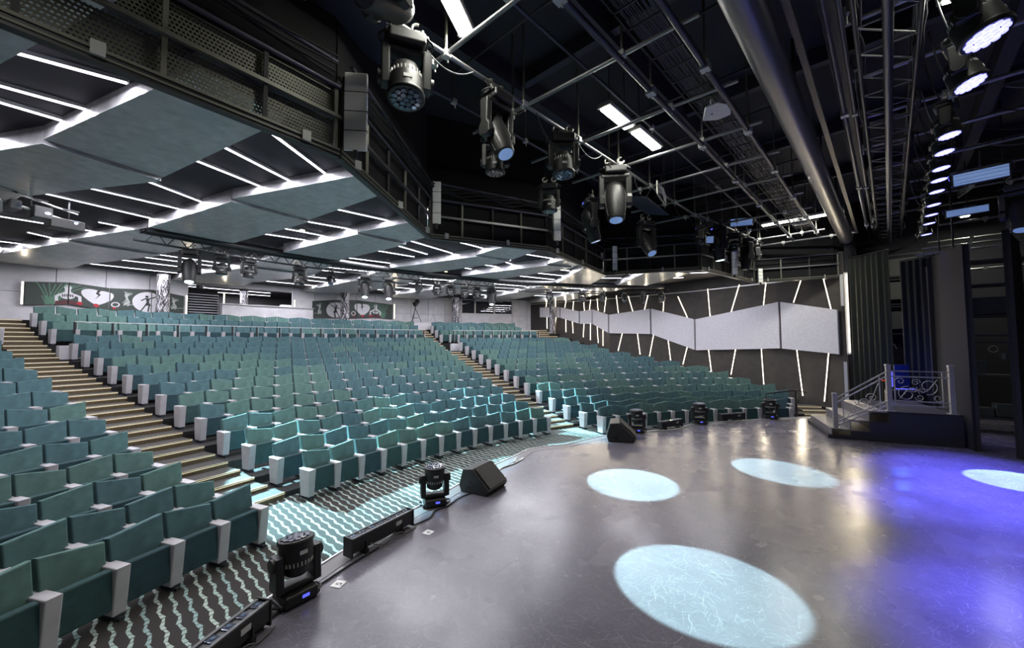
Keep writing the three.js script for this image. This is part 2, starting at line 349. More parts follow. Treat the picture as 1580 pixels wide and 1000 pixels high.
const win = structure('window_1');
{ const f = new B();
  for (const a of [22.4, 24.3, 27.0, 29.6]) f.bar(pol(31.97, a, 5.1), pol(31.97, a, 6.2), .09, .09);
  for (const y of [5.12, 6.17]) for (let i = 0; i < 4; i++) f.bar(pol(31.97, 22.4 + i * 1.8, y), pol(31.97, 24.2 + i * 1.8, y), .08, .08);
  f.mesh('window_frame', whiteMetal, win);
  for (const [a, b] of [[22.5, 24.2], [24.4, 26.9], [27.1, 29.5]]) new B().sector(32.02, 32.03, a, b, 5.15, 6.14, 2).mesh('pane', new THREE.MeshPhysicalMaterial({ color: col(.02, .02, .025), roughness: .04, clearcoat: 1, specularIntensity: 1 }), win); }

// stage house: black walls and roof, bulkhead over the gantry
const ws = structure('wall_stage_house');
new B().box(.3, 9.2, 13.2, 16.5, 4.3, -1.3).mesh('side_wall', wingDark, ws);
new B().box(.3, 9.2, 13.2, -16.5, 4.3, -1.3).mesh('side_wall', wingDark, ws);
new B().box(33.2, 9.2, .3, 0, 4.3, 5.2).mesh('upstage_wall', wingDark, ws);
for (const s of [-1, 1]) new B().box(2.8, 9.2, .3, s * 15.3, 4.3, -7.72).mesh('return_wall', wingDark, ws);
{ const b = new B();
  for (let i = 0; i < GANTRY.length - 1; i++) { const p = GANTRY[i], q = GANTRY[i + 1]; b.bar(V(p[0], 7.45, p[1] - .18), V(q[0], 7.45, q[1] - .18), .12, 2.5); }
  b.bar(V(13.95, 7.45, -8.3), V(14.95, 7.45, -7.65), .2, 2.5).bar(V(-15.0, 7.45, -9.6), V(-16.5, 7.45, -7.6), .2, 2.5).mesh('bulkhead', velvet, ws); }
const cs = structure('ceiling_stage');
new B().box(33.3, .3, 21, 0, 8.75, -5.2).mesh('stage_roof', std([.018, .018, .022], .8), cs);
for (const z of [-12.2, -10.1, -7.2, -4.9, -2.4, 0.2]) new B().box(32, .42, .22, 0, 8.38, z).mesh('roof_beam', std([.03, .03, .045], .6), cs);
for (const x of [-12, -7.5, -3.9, -.4, 3.1, 6.6, 10.1, 13.6]) new B().box(.16, .3, 18, x, 8.44, -4.3).mesh('roof_joist', std([.03, .03, .045], .6), cs);

// ---------------------------------------------------------------- auditorium ceiling: dark slab with hanging grey panels
const ch = structure('ceiling');
slab([...GANTRY.map((p) => [p[0], p[1] - .16]), ...WALL.slice(2), [26.5, -29], [22, -34], [0, -39.3], [-22, -34], [-26.5, -29], ...WALL.slice(2).reverse().map((p) => [-p[0], p[1]])], SLAB, SLAB + .3).mesh('ceiling_slab', ceilingMat, ch);
const START = [13.3, 13.5, 14.1, 14.8, 14.4, 15.75, 15.6, 15.2];
const RB = [13.95, 17.4, 21.3, 25.2, 29.2, 31.9];
// left and right edge angles at those radii, per band of panels
const BANDS = [
  [[-37, -35.5, -35.5, -33.5, -33.5], [-28.9, -27.4, -29.8, -28, -27.5]],
  [[-25.2, -24.1, -25.3, -23.9, -25], [-20.5, -19.1, -21.4, -19.8, -18.6]],
  [[-13.1, -15.1, -15.2, -16.3, -17.2], [-9.6, -9.4, -9.9, -11.4, -13.2]],
  [[-2.9, -4.9, -6.0, -5.4, -7.2], [1.2, .3, -1.0, 0.6, -2]],
  [[9.8, 9.1, 4.6, 4.9, 3.6], [13.8, 14.1, 9.4, 10.8, 8.6]],
  [[20.6, 19.4, 13.5, 15.4, 12.8], [24.6, 23.5, 18.8, 21, 18]],
  [[26.2, 25.0, 27.4, 25.8, 24], [31.5, 30.2, 32.4, 30.2, 28]],
  [[36, 35.2, 36.5, 34, 32], [43, 42, 41, 38, 36]],
];
BANDS.forEach(([L, R], bi) => { for (let i = 0; i < 5; i++) {
  const r0 = (i ? RB[i] : START[bi]) + .02, r1 = RB[i + 1] - .02, j = Math.min(4, i + 1);
  const jump = i === 2 ? .35 : 0;
  const cy = CEIL + (i % 2 ? -.03 : .03), low = [pol(r0, L[i] + jump, cy), pol(r0, R[i] + jump, cy), pol(r1, R[j], cy), pol(r1, L[j], cy)];
  const up = low.map((v) => v.clone().setY(SLAB + .01));
  const under = low.map((v) => v.clone().setY(cy + .012));
  const p = new B().prism(under.slice(), up.slice()).mesh('ceiling_panel', panelEdge, ch);
  new B().prism(low, under).mesh('soffit', panelMat, p);
} });
// ---------------------------------------------------------------- white light strips across the dark slots between the ceiling panels
const SLOTS = [
  ['slot beyond the left aisle', 'far left', [[15.6, -28.4, 14.9, -25.0], [16.7, -28.0, 16.1, -24.2], [17.2, -27.8, 16.8, -24.0], [18.6, -30.5, 18.4, -24.6], [19.8, -31, 19.6, -25], [21, -31.5, 20.8, -25.2]]],
  ['slot over the left aisle', 'left', [[14.2, -20.6, 14.9, -13.4], [15.4, -20.4, 15.8, -14.1], [16.4, -20, 16.6, -14.5], [18.2, -19.9, 18.7, -15.0], [19.9, -20.9, 19.7, -14.9], [21.1, -21.6, 21.2, -14.9], [22.8, -16.5, 22.8, -15.1], [24.4, -20.3, 24.1, -15.7], [25.9, -17.7, 26.3, -16], [28.3, -18.8, 28, -16.4], [29.6, -19, 29.4, -16.6]]],
  ['slot left of the centre', 'centre left', [[15.0, -10, 14.8, -3.2], [16.6, -9.8, 16.3, -3.7], [18.2, -9.8, 17.8, -4.5], [19.3, -9.9, 19.1, -5.2], [20.4, -10, 20, -5.3], [22.6, -10.8, 22.4, -5.8], [24.4, -11.4, 24.3, -5.4], [26.3, -12, 26.3, -5.8], [27.3, -12.4, 27.2, -6.2], [28.7, -13, 28.4, -6.8], [30.6, -12.8, 30.4, -7]]],
  ['slot right of the centre', 'centre right', [[15.4, 1, 15.8, 9.6], [16.6, .6, 17, 9.3], [17.6, .2, 18.3, 7.7], [18.4, -.2, 19, 5.7], [19.7, -.7, 19.7, 5.2], [21.6, -1, 21.4, 4.7], [24, .2, 23.8, 4.9], [24.9, .4, 24.7, 4.9], [27, .2, 27, 4.6], [28.1, -1.8, 28.3, 4], [30, -1.5, 30, 3.6]]],
  ['slot over the middle aisle', 'right', [[16.9, 13.8, 17.1, 20.0], [18.2, 13.6, 18.8, 16.9], [19.4, 11.5, 19.6, 16.9], [20.2, 10, 20.6, 13.9], [22.6, 9.8, 22.7, 14.2], [24.2, 10.5, 24, 15], [26, 10, 26.1, 14.8], [28, 9.2, 28, 13.5], [29.3, 8.8, 29.8, 13]]],
  ['slot over the right block', 'far right', [[17, 24.2, 17.2, 25.6], [18.9, 22.8, 19.1, 26.0], [20.1, 21, 20.4, 27.3], [21.1, 19.5, 21.6, 27.3], [22.8, 19.4, 22.8, 26.8], [24, 20.2, 24.3, 26], [25.3, 20.6, 25.4, 25.7], [27.2, 19.8, 26.6, 25.3], [29, 18.4, 29, 24]]],
  ['slot beside the right wall', 'outermost right', [[15.7, 32.4, 15.5, 35.4], [16.9, 31, 16.6, 35.3], [18.2, 30.4, 18, 35.2], [19.4, 31, 19.2, 35.6], [20.7, 31.5, 20.4, 36], [22.6, 31.8, 22.4, 36], [24.6, 30.8, 24.4, 34.6], [26.4, 29.6, 26.3, 33.6], [28.4, 28.6, 28.3, 32.6]]],
  ['slot at the stage end of the right wall', 'front right', [[17.6, 42.8, 17.3, 47.5], [18.8, 42.6, 18.5, 46.6], [20.2, 42, 20, 44.8]]],
  ['bar beyond the rear counter', 'rear', [[34.2, -5.4, 33.8, 1.4], [35.2, -5.2, 35.3, 2], [37.3, -5, 37, 2.6], [33.4, 1.6, 33.2, 5]]],
];
for (const [where, , list] of SLOTS) list.forEach(([r0, a0, r1, a1], i) => {
  const p = pol(r0, a0, SLAB - .03), q = pol(r1, a1, SLAB - .03), L = p.distanceTo(q), mid = p.clone().add(q).multiplyScalar(.5), d = q.clone().sub(p).normalize();
  const place = where.startsWith('bar') ? `${ORD[i + 1]} white light strip over the ${where}` : `${ORD[i + 1]} white light strip from the stage in the ceiling ${where}`;
  const t = thing('ceiling_light_strip', place, 'light strip', [mid.x, 0, mid.z], 0, 'white strips in the ceiling slots');
  const o = mid.clone().setY(0), P = p.clone().sub(o), Q = q.clone().sub(o);
  const u = d.clone().multiplyScalar(.02);
  new B().bar(P.clone().sub(u), Q.clone().add(u), .05, .05).mesh('housing', whiteMetal, t);
  new B().bar(P.clone().setY(SLAB - .062), Q.clone().setY(SLAB - .062), .042, .014).mesh('diffuser', ledMat, t);
  areaLight(mid.clone().setY(SLAB - .072), d, V(0, -1, 0), L, .042, LEVEL.ceilingColor, LEVEL.ceilingStrip);
});
// small round downlights in the slots
[[14.25, -18.4], [17.5, -20.3], [19.1, -7.2], [21.9, 12.2], [23.4, 23.2]].forEach(([r, a], i) => {
  const p = pol(r, a, SLAB), names = ['over the left aisle near the gantry corner', 'in the left slot behind the pale panel', 'in the slot left of the centre', 'in the slot over the middle aisle', 'in the slot over the right block'];
  const t = thing('downlight', 'small round yellowish downlight ' + names[i], 'light', [p.x, 0, p.z], 0, 'round ceiling downlights');
  new B().cyl(.085, .085, .03, 0, SLAB - .015, 0, 16).mesh('ring', whiteMetal, t);
  new B().cyl(.065, .065, .01, 0, SLAB - .034, 0, 16).mesh('lens', new THREE.MeshStandardMaterial({ color: 0xffffff, emissive: col(1, .9, .55), emissiveIntensity: 4 }), t);
  spot(p.clone().setY(SLAB - .06), p.clone().setY(0), 35, .6, [1, .88, .6], 8, 3);
});
// warm strips on the right wall, above and below the pale band
const UP = [[15.85, 4.25, -14.65, 15.90, 5.45, -15.15], [15.58, 4.20, -13.40, 15.61, 5.69, -13.49], [15.30, 4.38, -12.34, 15.19, 5.7, -11.91], [14.91, 4.60, -10.87, 14.87, 5.60, -10.74], [14.56, 4.61, -9.67, 14.45, 5.55, -9.36], [14.12, 4.22, -8.37, 14.19, 5.53, -8.58], [16.01, 4.70, -16.04, 16, 5.65, -15.97], [16.16, 4.87, -17.23, 16.13, 5.69, -16.99], [16.26, 4.81, -18.03, 16.30, 5.78, -18.33], [16.40, 4.79, -19.08, 16.42, 5.9, -19.21], [16.62, 4.90, -20.21, 16.57, 5.89, -20.03], [16.77, 5.07, -20.76, 16.80, 5.87, -20.84], [16.93, 5.16, -21.54, 16.92, 5.86, -21.42], [16.97, 5.09, -21.96, 16.98, 5.8, -22.03], [17.06, 5.25, -22.99, 17.05, 5.87, -22.92], [17.12, 5.47, -23.74, 17.11, 5.95, -23.62], [17.14, 5.59, -24.58, 17.14, 6.07, -24.59], [17.12, 5.63, -25.48, 17.12, 6.13, -25.39]];
const LOW = [[14.24, .45, -8.72, 14.17, 2.43, -8.51], [14.50, .6, -9.47, 14.54, 2.55, -9.62], [14.94, .95, -10.98, 14.95, 2.60, -11.03], [15.32, 1.3, -12.44, 15.26, 2.58, -12.18], [15.60, 1.4, -13.43, 15.62, 2.50, -13.54], [15.89, 1.7, -14.97, 15.86, 2.67, -14.70], [15.97, 1.9, -15.67, 15.98, 3.05, -15.79], [16.11, 2.1, -16.96, 16.09, 3.35, -16.68], [16.21, 2.2, -17.59, 16.23, 3.48, -17.75], [16.41, 2.4, -19.15, 16.37, 3.51, -18.81], [16.66, 2.7, -20.37, 16.66, 3.78, -20.35], [16.79, 2.9, -20.8, 16.81, 4.04, -20.88], [16.93, 3.1, -21.5, 16.92, 4.22, -21.47], [16.98, 3.3, -22.1, 16.98, 4.22, -22.03], [17.06, 3.6, -23.0, 17.06, 4.47, -23.05], [17.11, 3.7, -23.65, 17.11, 4.67, -23.66], [17.14, 3.9, -24.7, 17.14, 4.85, -24.55], [17.12, 4.0, -25.39, 17.12, 4.89, -25.41]];
const upOrder = UP.slice().sort((a, b) => b[2] - a[2]);
for (const [list, side] of [[upOrder, 'upper'], [LOW, 'lower']]) list.forEach((s, i) => {
  const p = V(s[0] - .05, s[1], s[2]), q = V(s[3] - .05, s[4], s[5]), mid = p.clone().add(q).multiplyScalar(.5), L = p.distanceTo(q);
  const t = thing('wall_light_strip', `${ORD[i + 1]} slanted warm light strip from the stage in the ${side} row on the right wall`, 'light strip', [mid.x, mid.y, mid.z], 0, 'warm slanted strips on the right wall');
  const P = p.clone().sub(mid), Q = q.clone().sub(mid), into = V(.03, 0, 0);
  new B().bar(P.clone().add(into), Q.clone().add(into), .05, .05).mesh('channel', aluMat, t);
  new B().bar(P, Q, .036, .02).mesh('diffuser', wallLed, t);
  areaLight(mid.clone().add(V(-.03, 0, 0)), q.clone().sub(p), V(-1, 0, .1), L, .04, LEVEL.wallColor, LEVEL.wallStrip);
});
{ // tall strip and pale post at the stage end of the wall
  const t = thing('wall_end_light', 'tall straight warm light strip at the stage end of the right wall beside the curtain', 'light strip', [13.72, 0, -7.85]);
  new B().box(.16, 3.2, .12, .06, 4.0, 0).mesh('post', whiteMetal, t);
  new B().box(.05, 3.05, .03, -.04, 4.0, .03).mesh('diffuser', wallLed, t);
  areaLight(V(13.62, 4.0, -7.82), V(0, 1, 0), V(-1, 0, .1), 3.05, .06, LEVEL.wallColor, LEVEL.wallStrip * 1.2);
  const l = thing('wall_end_post', 'pale flat upright post below the light strip at the end of the right wall', 'post', [13.8, 0, -7.98]);
  new B().box(.2, 2.1, .1, 0, 1.05, 0).mesh('lower_post', whiteMetal, l); new B().box(.2, 1.2, .1, 0, 4.9, 0).mesh('upper_post', whiteMetal, l);
}
// work lights over the stage
function workLight(x, y, z, len, turn, label, power = LEVEL.work) {
  const t = thing('work_light', label, 'light', [x, y, z], turn, 'fluorescent work lights over the stage');
  new B().rbox(len, .09, .26, .02, 0, .05, 0).mesh('housing', whiteMetal, t);
  new B().box(len - .06, .05, .2, 0, -.01, 0).mesh('diffuser', workGlow, t);
  const h = new B(); for (const s of [-1, 1]) h.box(.05, .07, .28, s * (len / 2 - .01), .03, 0); h.mesh('end_cap', greyBox, t);
  for (const s of [-1, 1]) new B().pipe(V(s * len * .3, .09, 0), V(s * len * .3, 8.6 - y, 0), .008, 5).mesh('hanger', blackMetal, t);
  areaLight(V(x, y - .045, z), V(Math.cos(turn), 0, -Math.sin(turn)), V(0, -1, 0), len, .22, LEVEL.workColor, power);
}
workLight(.75, 7.5, -10.55, 1.05, 0, 'left half of the bright fluorescent pair above the centre of the stage');
workLight(2.02, 7.5, -10.52, 1.15, 0, 'right half of the bright fluorescent pair above the centre of the stage');
workLight(-3.35, 7.45, -10.75, 1.2, .5, 'bright fluorescent light at the top above the nearest hanging wash light', 95);
workLight(11.6, 7.5, -9.6, 1.2, Math.PI / 2, 'greenish fluorescent light at the far right end of the rigging, nearest the gantry', 110);
workLight(11.65, 7.5, -8.3, 1.2, Math.PI / 2, 'greenish fluorescent light at the far right end of the rigging, beside the tube', 110);
workLight(.62, 7.4, -5.75, 1.25, .28, 'bright fluorescent light in the top right corner behind the blue lamps', 25);
workLight(14.0, 7.3, -4.6, 1.3, 0, 'fluorescent light above the dark wing beyond the masking panel', 70);
workLight(-6.8, 7.5, -7.4, 1.3, 0, 'fluorescent light above the near end of the stage', 45);
workLight(-5.2, 7.5, -3.2, 1.3, 0, 'fluorescent light upstage above the near end of the stage', 40);
workLight(2.5, 7.5, -1.5, 1.3, 0, 'fluorescent light upstage above the middle of the stage', 15);
// lit bar ceiling beyond the counter is the rear strips above
// ---------------------------------------------------------------- theatre seats
const PITCH = .554, ARM_W = .105;
const seatGeo = {};
{
  // the profile above is drawn in (z, y); turn it so that its first axis is z
  const fix = (pts, depth) => new B().ext(pts.map(([z, y]) => [-z, y]), depth, M4(-depth / 2, 0, 0, 0, Math.PI / 2, 0), .014, 2).geo();
  seatGeo.arm = fix([[0, .555], [-.345, .555], [-.285, .055], [-.045, .055]], ARM_W);
  seatGeo.foot = new B().rbox(.09, .06, .26, .01, 0, .03, -.165).box(.05, .03, .40, 0, .015, -.2).geo();
  const w = PITCH - ARM_W - .016;
  seatGeo.pad = new B().rbox(w, .42, .1, .025, 0, .335, -.10, -.06, 0, 0, 2).geo();
  seatGeo.under = new B().rbox(w - .04, .36, .04, .015, 0, .33, -.165, -.06).box(.06, .05, PITCH > 0 ? .2 : .2, 0, .2, -.22).geo();
  const back = (l, r) => new B().ext([[-w / 2 - .035, -.02], [w / 2 + .035, -.02], [w / 2 + .045, r], [-w / 2 - .045, l]], .075, M4(0, .40, -.30, -.21, 0, 0), .016, 2).geo();
  seatGeo.backs = [back(.390, .455), back(.455, .370)];
  const shell = (l, r) => new B().ext([[-w / 2 - .02, -.08], [w / 2 + .02, -.08], [w / 2 + .03, r - .02], [-w / 2 - .03, l - .02]], .02, M4(0, .40, -.322, -.21, 0, 0), .004).geo();
  seatGeo.shells = [shell(.390, .455), shell(.455, .370)];
}
function makeSeat(v, tone, first) {
  const t = new THREE.Group(); t.name = 'theatre_seat';
  put('backrest', seatGeo.backs[v], fabric[tone], t);
  put('back_shell', seatGeo.shells[v], fabricDark[tone], t);
  put('seat', seatGeo.pad, fabricDark[tone], t);
  put('seat_frame', seatGeo.under, blackMetal, t);
  for (const x of first ? [-PITCH / 2, PITCH / 2] : [PITCH / 2]) {
    const a = put('armrest', seatGeo.arm, armMat, t); a.position.x = x;
    const f = put('foot', seatGeo.foot, darkFoot, a); f.position.x = 0;
  }
  return t;
}
const seatProto = [0, 1].map((v) => [0, 1, 2].map((t) => [false, true].map((f) => makeSeat(v, t, f))));
const seatSpots = [];
for (let k = 0; k <= 16; k++) {
  const r = rowR(k), y = rowY(k), s = PITCH / (r - .02) / D;
  const blocks = [];
  if (k >= 1) { const e = centreEnd(k), n = Math.round(2 * e / s); blocks.push(['centre', -n * s / 2, n, 'left', s]); }
  { const a = sideEnd(k), n = Math.max(1, Math.floor((rightEnd[k] - a) / s)); blocks.push(['right', a, n, 'middle', s]); }
  { const a = sideEnd(k), n = Math.max(1, Math.floor(18 / s)), t = .535 / (r - .02) / D; blocks.push(['left', -a, n, 'left', -t]); }
  for (const [block, a0, n, aisle, step] of blocks) for (let j = 0; j < n; j++) {
    const a = a0 + (j + .5) * step, p = pol(r, a, y);
    const q = p.clone().setY(y + .5).applyMatrix4(camera.matrixWorldInverse);
    seatSpots.push({ block, k, j, a, p, aisle, first: block === 'left' ? j === n - 1 : j === 0, v: (j + k) % 2, q });
  }
}
camera.updateMatrixWorld(true);
const inv = camera.matrixWorld.clone().invert();
for (const s of seatSpots) {
  const q = s.p.clone().setY(s.p.y + .5).applyMatrix4(inv), f = 614;
  s.d = -q.z; s.u = 790 + f * q.x / s.d; s.w = 500 - f * q.y / s.d;
  s.seen = s.d > .5 && s.u > -70 && s.u < 1650 && s.w < 1090;
}
const seatsSeen = seatSpots.filter((s) => s.seen).sort((a, b) => a.d - b.d);
const toneField = noiseData(32, 8, 0, 1, 2);
const tones = (s) => { const f = toneField[(s.k * 2 % 32) * 32 + Math.floor(((s.a + 60) * .55) % 32)]; if (f < .42) return 1; if (f > .62) return 2; const h = Math.sin(s.k * 12.9898 + s.j * 78.233 + s.block.length * 3.1) * 43758.5453; return Math.floor((h - Math.floor(h)) * 3); };
seatsSeen.slice(0, 300).forEach((s) => {
  const o = seatProto[s.v][tones(s)][s.first ? 1 : 0].clone(); o.name = numbered('theatre_seat'); scene.add(o);
  o.position.copy(s.p); o.rotation.y = -s.a * D;
  const row = { centre: s.k, right: s.k + 1, left: s.k + 1 }[s.block];
  tag(o, `teal theatre seat in the ${row === 1 ? 'front' : ORD[row]} row of the ${s.block} block, ${ORD[s.j + 1]} from the ${s.aisle} aisle`, 'seat', 'teal theatre seats in the raked rows');
});
{ // the seats further up, too small to pick out singly
  const rest = seatsSeen.slice(300), g = new THREE.Group(); g.name = 'theatre_seats'; scene.add(g);
  tag(g, 'upper rows of teal theatre seats towards the rear wall', 'seats', null, 'stuff');
  const many = (name, geo, mat, list, dx = 0) => {
    if (!list.length) return;
    const m = new THREE.InstancedMesh(geo, mat, list.length); m.name = name; m.castShadow = m.receiveShadow = true;
    list.forEach((s, i) => { const M = M4(s.p.x, s.p.y, s.p.z, 0, -s.a * D, 0); M.multiply(new THREE.Matrix4().makeTranslation(dx, 0, 0)); m.setMatrixAt(i, M); });
    g.add(m);
  };
  for (let v = 0; v < 2; v++) for (let t = 0; t < 3; t++) {
    const l = rest.filter((s) => s.v === v && tones(s) === t);
    many('backrest', seatGeo.backs[v], fabric[t], l); many('back_shell', seatGeo.shells[v], fabricDark[t], l);
    many('seat', seatGeo.pad, fabricDark[t], l);
  }
  many('armrest', seatGeo.arm, armMat, rest, PITCH / 2); many('foot', seatGeo.foot, darkFoot, rest, PITCH / 2);
  many('end_armrest', seatGeo.arm, armMat, rest.filter((s) => s.first), -PITCH / 2);
}
// ---------------------------------------------------------------- zigzag lighting gantry along the front of the stage
const meshAlpha = tex(canvas(128, 148, (g, w, h) => {
  g.fillStyle = '#fff'; g.fillRect(0, 0, w, h); g.fillStyle = '#000';
  for (const [x, y] of [[32, 37], [96, 37], [0, 111], [64, 111], [128, 111]]) { g.beginPath(); for (let i = 0; i < 6; i++) g.lineTo(x + 25 * Math.sin(i * 1.0472), y + 25 * Math.cos(i * 1.0472)); g.fill(); }
}), 1 / .075, 1 / .087, false);
const perforated = std([.105, .105, .085], .5, .5, { alphaMap: meshAlpha, alphaTest: .5, side: THREE.DoubleSide });
const olive = std([.15, .15, .122], .5, .4);
const GY = 5.44;
const gname = ['out of sight near return', 'long near run with perforated panels', 'run from the near corner to the first point', 'run behind the first point', 'middle run to the second point', 'run behind the second point', 'far run', 'last run to the right wall'];
for (let i = 0; i < GANTRY.length - 1; i++) {
  const a = V(GANTRY[i][0], 0, GANTRY[i][1]), b = V(GANTRY[i + 1][0], 0, GANTRY[i + 1][1]), L = a.distanceTo(b), d = b.clone().sub(a).normalize(), n = V(-d.z, 0, d.x);
  if (i === 0) continue;
  const t = thing('lighting_gantry', `black gantry bay with rails, ${gname[i]}`, 'gantry', [a.x, GY, a.z], 0);
  const P = (s, y, o = 0) => d.clone().multiplyScalar(s).add(n.clone().multiplyScalar(o)).setY(y);
  new B().bar(P(0, .06), P(L, .06), .10, .12).mesh('bottom_beam', blackGloss, t);
  new B().bar(P(0, .11, .055), P(L, .11, .055), .025, .03).bar(P(0, .045, .055), P(L, .045, .055), .02, .02).mesh('edge_angle', olive, t);
  const per = i === 1;
  new B().bar(P(.02, per ? .33 : .62, -.05), P(L - .02, per ? .33 : .62, -.05), .012, per ? .42 : 1.0).mesh('back_panel', per ? perforated : velvet, t);
  if (per) new B().bar(P(.02, .78, -.05), P(L - .02, .78, -.05), .012, .36).mesh('upper_panel', perforated, t);
  const rail = new B(); rail.bar(P(0, .57, .04), P(L, .57, .04), .05, .05); rail.mesh('middle_rail', per ? olive : pipeMat, t);
  new B().pipe(P(0, .98, .05), P(L, .98, .05), .03, 8).mesh('upper_rail', pipeDark, t);
  const k = Math.max(2, Math.round(L / .92));
  for (let j = 0; j <= k; j++) { const s = Math.min(L - .04, Math.max(.04, j * L / k)); new B().bar(P(s, .12, .015), P(s, .98, .015), .045, .045).mesh('upright', j % 2 ? olive : blackMetal, t); }
  for (let j = 0; j < k; j += 2) { const s = (j + .5) * L / k; new B().box(.1, .13, .03).mesh('bracket', greyBox, t).position.copy(P(s, .10, .085)); }
  if (i >= 1 && i <= 6) {
    new B().pipe(P(.1, 1.35, .14), P(L - .1, 1.25, .14), .028, 8).mesh('front_pipe', pipeDark, t);
    const c = new B(); for (let j = 0; j < 4; j++) { const pts = []; for (let m = 0; m <= 10; m++) pts.push(P(.1 + m * (L - .2) / 10, 1.12 + .05 * j + .05 * Math.sin(m * 1.7 + j), .08 + .03 * j)); c.tube(pts, .014, 5, 24); }
    c.mesh('cable_bundle', black, t);
  }
}
// pale upright panels at the gantry corners
[[-4.08, -11.92, 5.56, 1.1, .31, 'pale upright panel on the near corner of the gantry'], [-.89, -14.47, 5.78, 1.03, .2, 'pale upright panel on the first outer point of the gantry'], [2.18, -13.18, 5.7, 1.15, .2, 'pale striped upright panel on the inner corner of the gantry'], [6.72, -13.95, 5.58, .9, .18, 'pale upright panel on the second outer point of the gantry'], [10.5, -10.94, 5.5, 1.18, .24, 'pale striped upright panel on the far run of the gantry'], [13.1, -10.6, 5.44, .6, .2, 'pale upright panel at the far point of the gantry']].forEach(([x, z, y, h, w, label]) => {
  const t = thing('upright_panel', label, 'panel', [x, y, z], -40 * D);
  new B().rbox(w, h, .05, .015, 0, h / 2, 0).mesh('body', std([.86, .88, .84], .4), t);
  const b = 0; for (let j = 1; j < 4; j++) new B().box(w + .006, .012, .052, 0, j * h / 4, 0).mesh('seam', darkFoot, t);
  new B().box(.05, .12, .06, 0, -.05, -.01).box(.03, h * .9, .04, -w / 2 - .02, h / 2, -.02).mesh('bracket', blackMetal, t);
});

// ---------------------------------------------------------------- pipes of the rigging grid
function rigPipe(p, q, r, label, mat = pipeMat, clamps = 4, drop = true) {
  const o = p.clone(), t = thing('rigging_pipe', label, 'pipe', [o.x, o.y, o.z]); const Q = q.clone().sub(o);
  new B().pipe(V(0, 0, 0), Q, r, 12).mesh('tube', mat, t);
  for (let i = 0; i < clamps; i++) {
    const s = Q.clone().multiplyScalar((i + .5) / clamps), c = new B();
    c.box(r * 3, r * 2.8, r * 3, s.x, s.y, s.z).cyl(.012, .012, .1, s.x + r, s.y - .06, s.z, 6).mesh('clamp', greyBox, t);
    if (drop) new B().box(.03, 8.6 - o.y - s.y, .03, s.x, (8.6 - o.y - s.y) / 2 + s.y, s.z).mesh('hanger', olive, t);
  }
  return t;
}
const PY = 7.1;
rigPipe(V(-9, PY, -11.2), V(7.9, PY, -11.2), .035, 'long front pipe with the big moving heads under it', pipeMat, 10);
rigPipe(V(-9, PY - .04, -9.40), V(13.5, PY - .04, -9.40), .045, 'dark cross stage pipe just left of the roof cable tray', pipeDark, 9);
rigPipe(V(-9, PY - .04, -8.55), V(13.5, PY - .04, -8.55), .045, 'dark cross stage pipe between the cable tray and the big tube', pipeDark, 9);
rigPipe(V(7.2, PY, -11.1), V(13, PY, -10.45), .035, 'far front pipe that carries the last moving heads', pipeMat, 5);
rigPipe(V(-3, PY + .3, -12.4), V(7, PY + .3, -12.4), .03, 'thin pipe behind the front row of moving heads', pipeDark, 5);
[-4.85, -3.1, -1.35, .45, 2.1, 3.75, 5.4, 7.1, 8.8, 10.5, 12.2].forEach((x, i) => rigPipe(V(x, PY + .02, x < -4 ? -11.7 : x > 7.5 ? -11.1 : -12.6), V(x + .1, PY + .02, -8.3), .033, `${ORD[i + 1]} short pipe running front to back, counted from the near end of the rig`, pipeMat, 2, i % 2 === 0));
[.9, 2.6, 4.3, 6.0, 7.8, 9.6, 11.5, 13.2].forEach((x, i) => rigPipe(V(x, 7.5, -7.0), V(x, 7.5, -2.0), .04, `${ORD[i + 1]} pipe from the near end in the bays right of the box truss`, galvMat, 2, false));
rigPipe(V(-4, 7.3, -7.15), V(15.5, 7.2, -7.15), .04, 'slim pipe just right of the big tube', pipeDark, 4, false);
rigPipe(V(-4, 7.25, -7.0), V(15.5, 7.15, -7.0), .03, 'slim twin pipe left of the box truss', pipeDark, 4, false);
rigPipe(V(-3, 6.9, -6.55), V(15.8, 6.9, -6.55), .055, 'dark pipe slung under the box truss', pipeDark, 0, false);
rigPipe(V(-3, 6.85, -5.8), V(15.8, 6.85, -5.8), .035, 'pipe that carries the row of blue lamps', pipeDark, 8, false);
rigPipe(V(13.0, 7.0, -10.5), V(13.1, 7.0, -7.4), .035, 'last pipe running front to back at the far end of the rig', pipeMat, 2, false);
{ const t = thing('roller_tube', 'thick shiny round tube running across under the stage roof', 'tube', [-2.6, 6.9, -7.78]);
  new B().cyl(.21, .21, 16.2, 8.1, 0, 0, 40, 0, 0, Math.PI / 2).mesh('tube', ductMat, t);
  for (const x of [-.02, 16.22]) new B().cyl(.16, .16, .06, x, 0, 0, 24, 0, 0, Math.PI / 2).mesh('end_plate', blackMetal, t);
  for (const x of [1, 5, 9, 13, 15.8]) new B().box(.05, 1.5, .05, x, .95, -.02).mesh('hanger', blackMetal, t);
  new B().box(16.2, .05, .08, 8.1, .12, .34).mesh('guide_rail', blackMetal, t); }
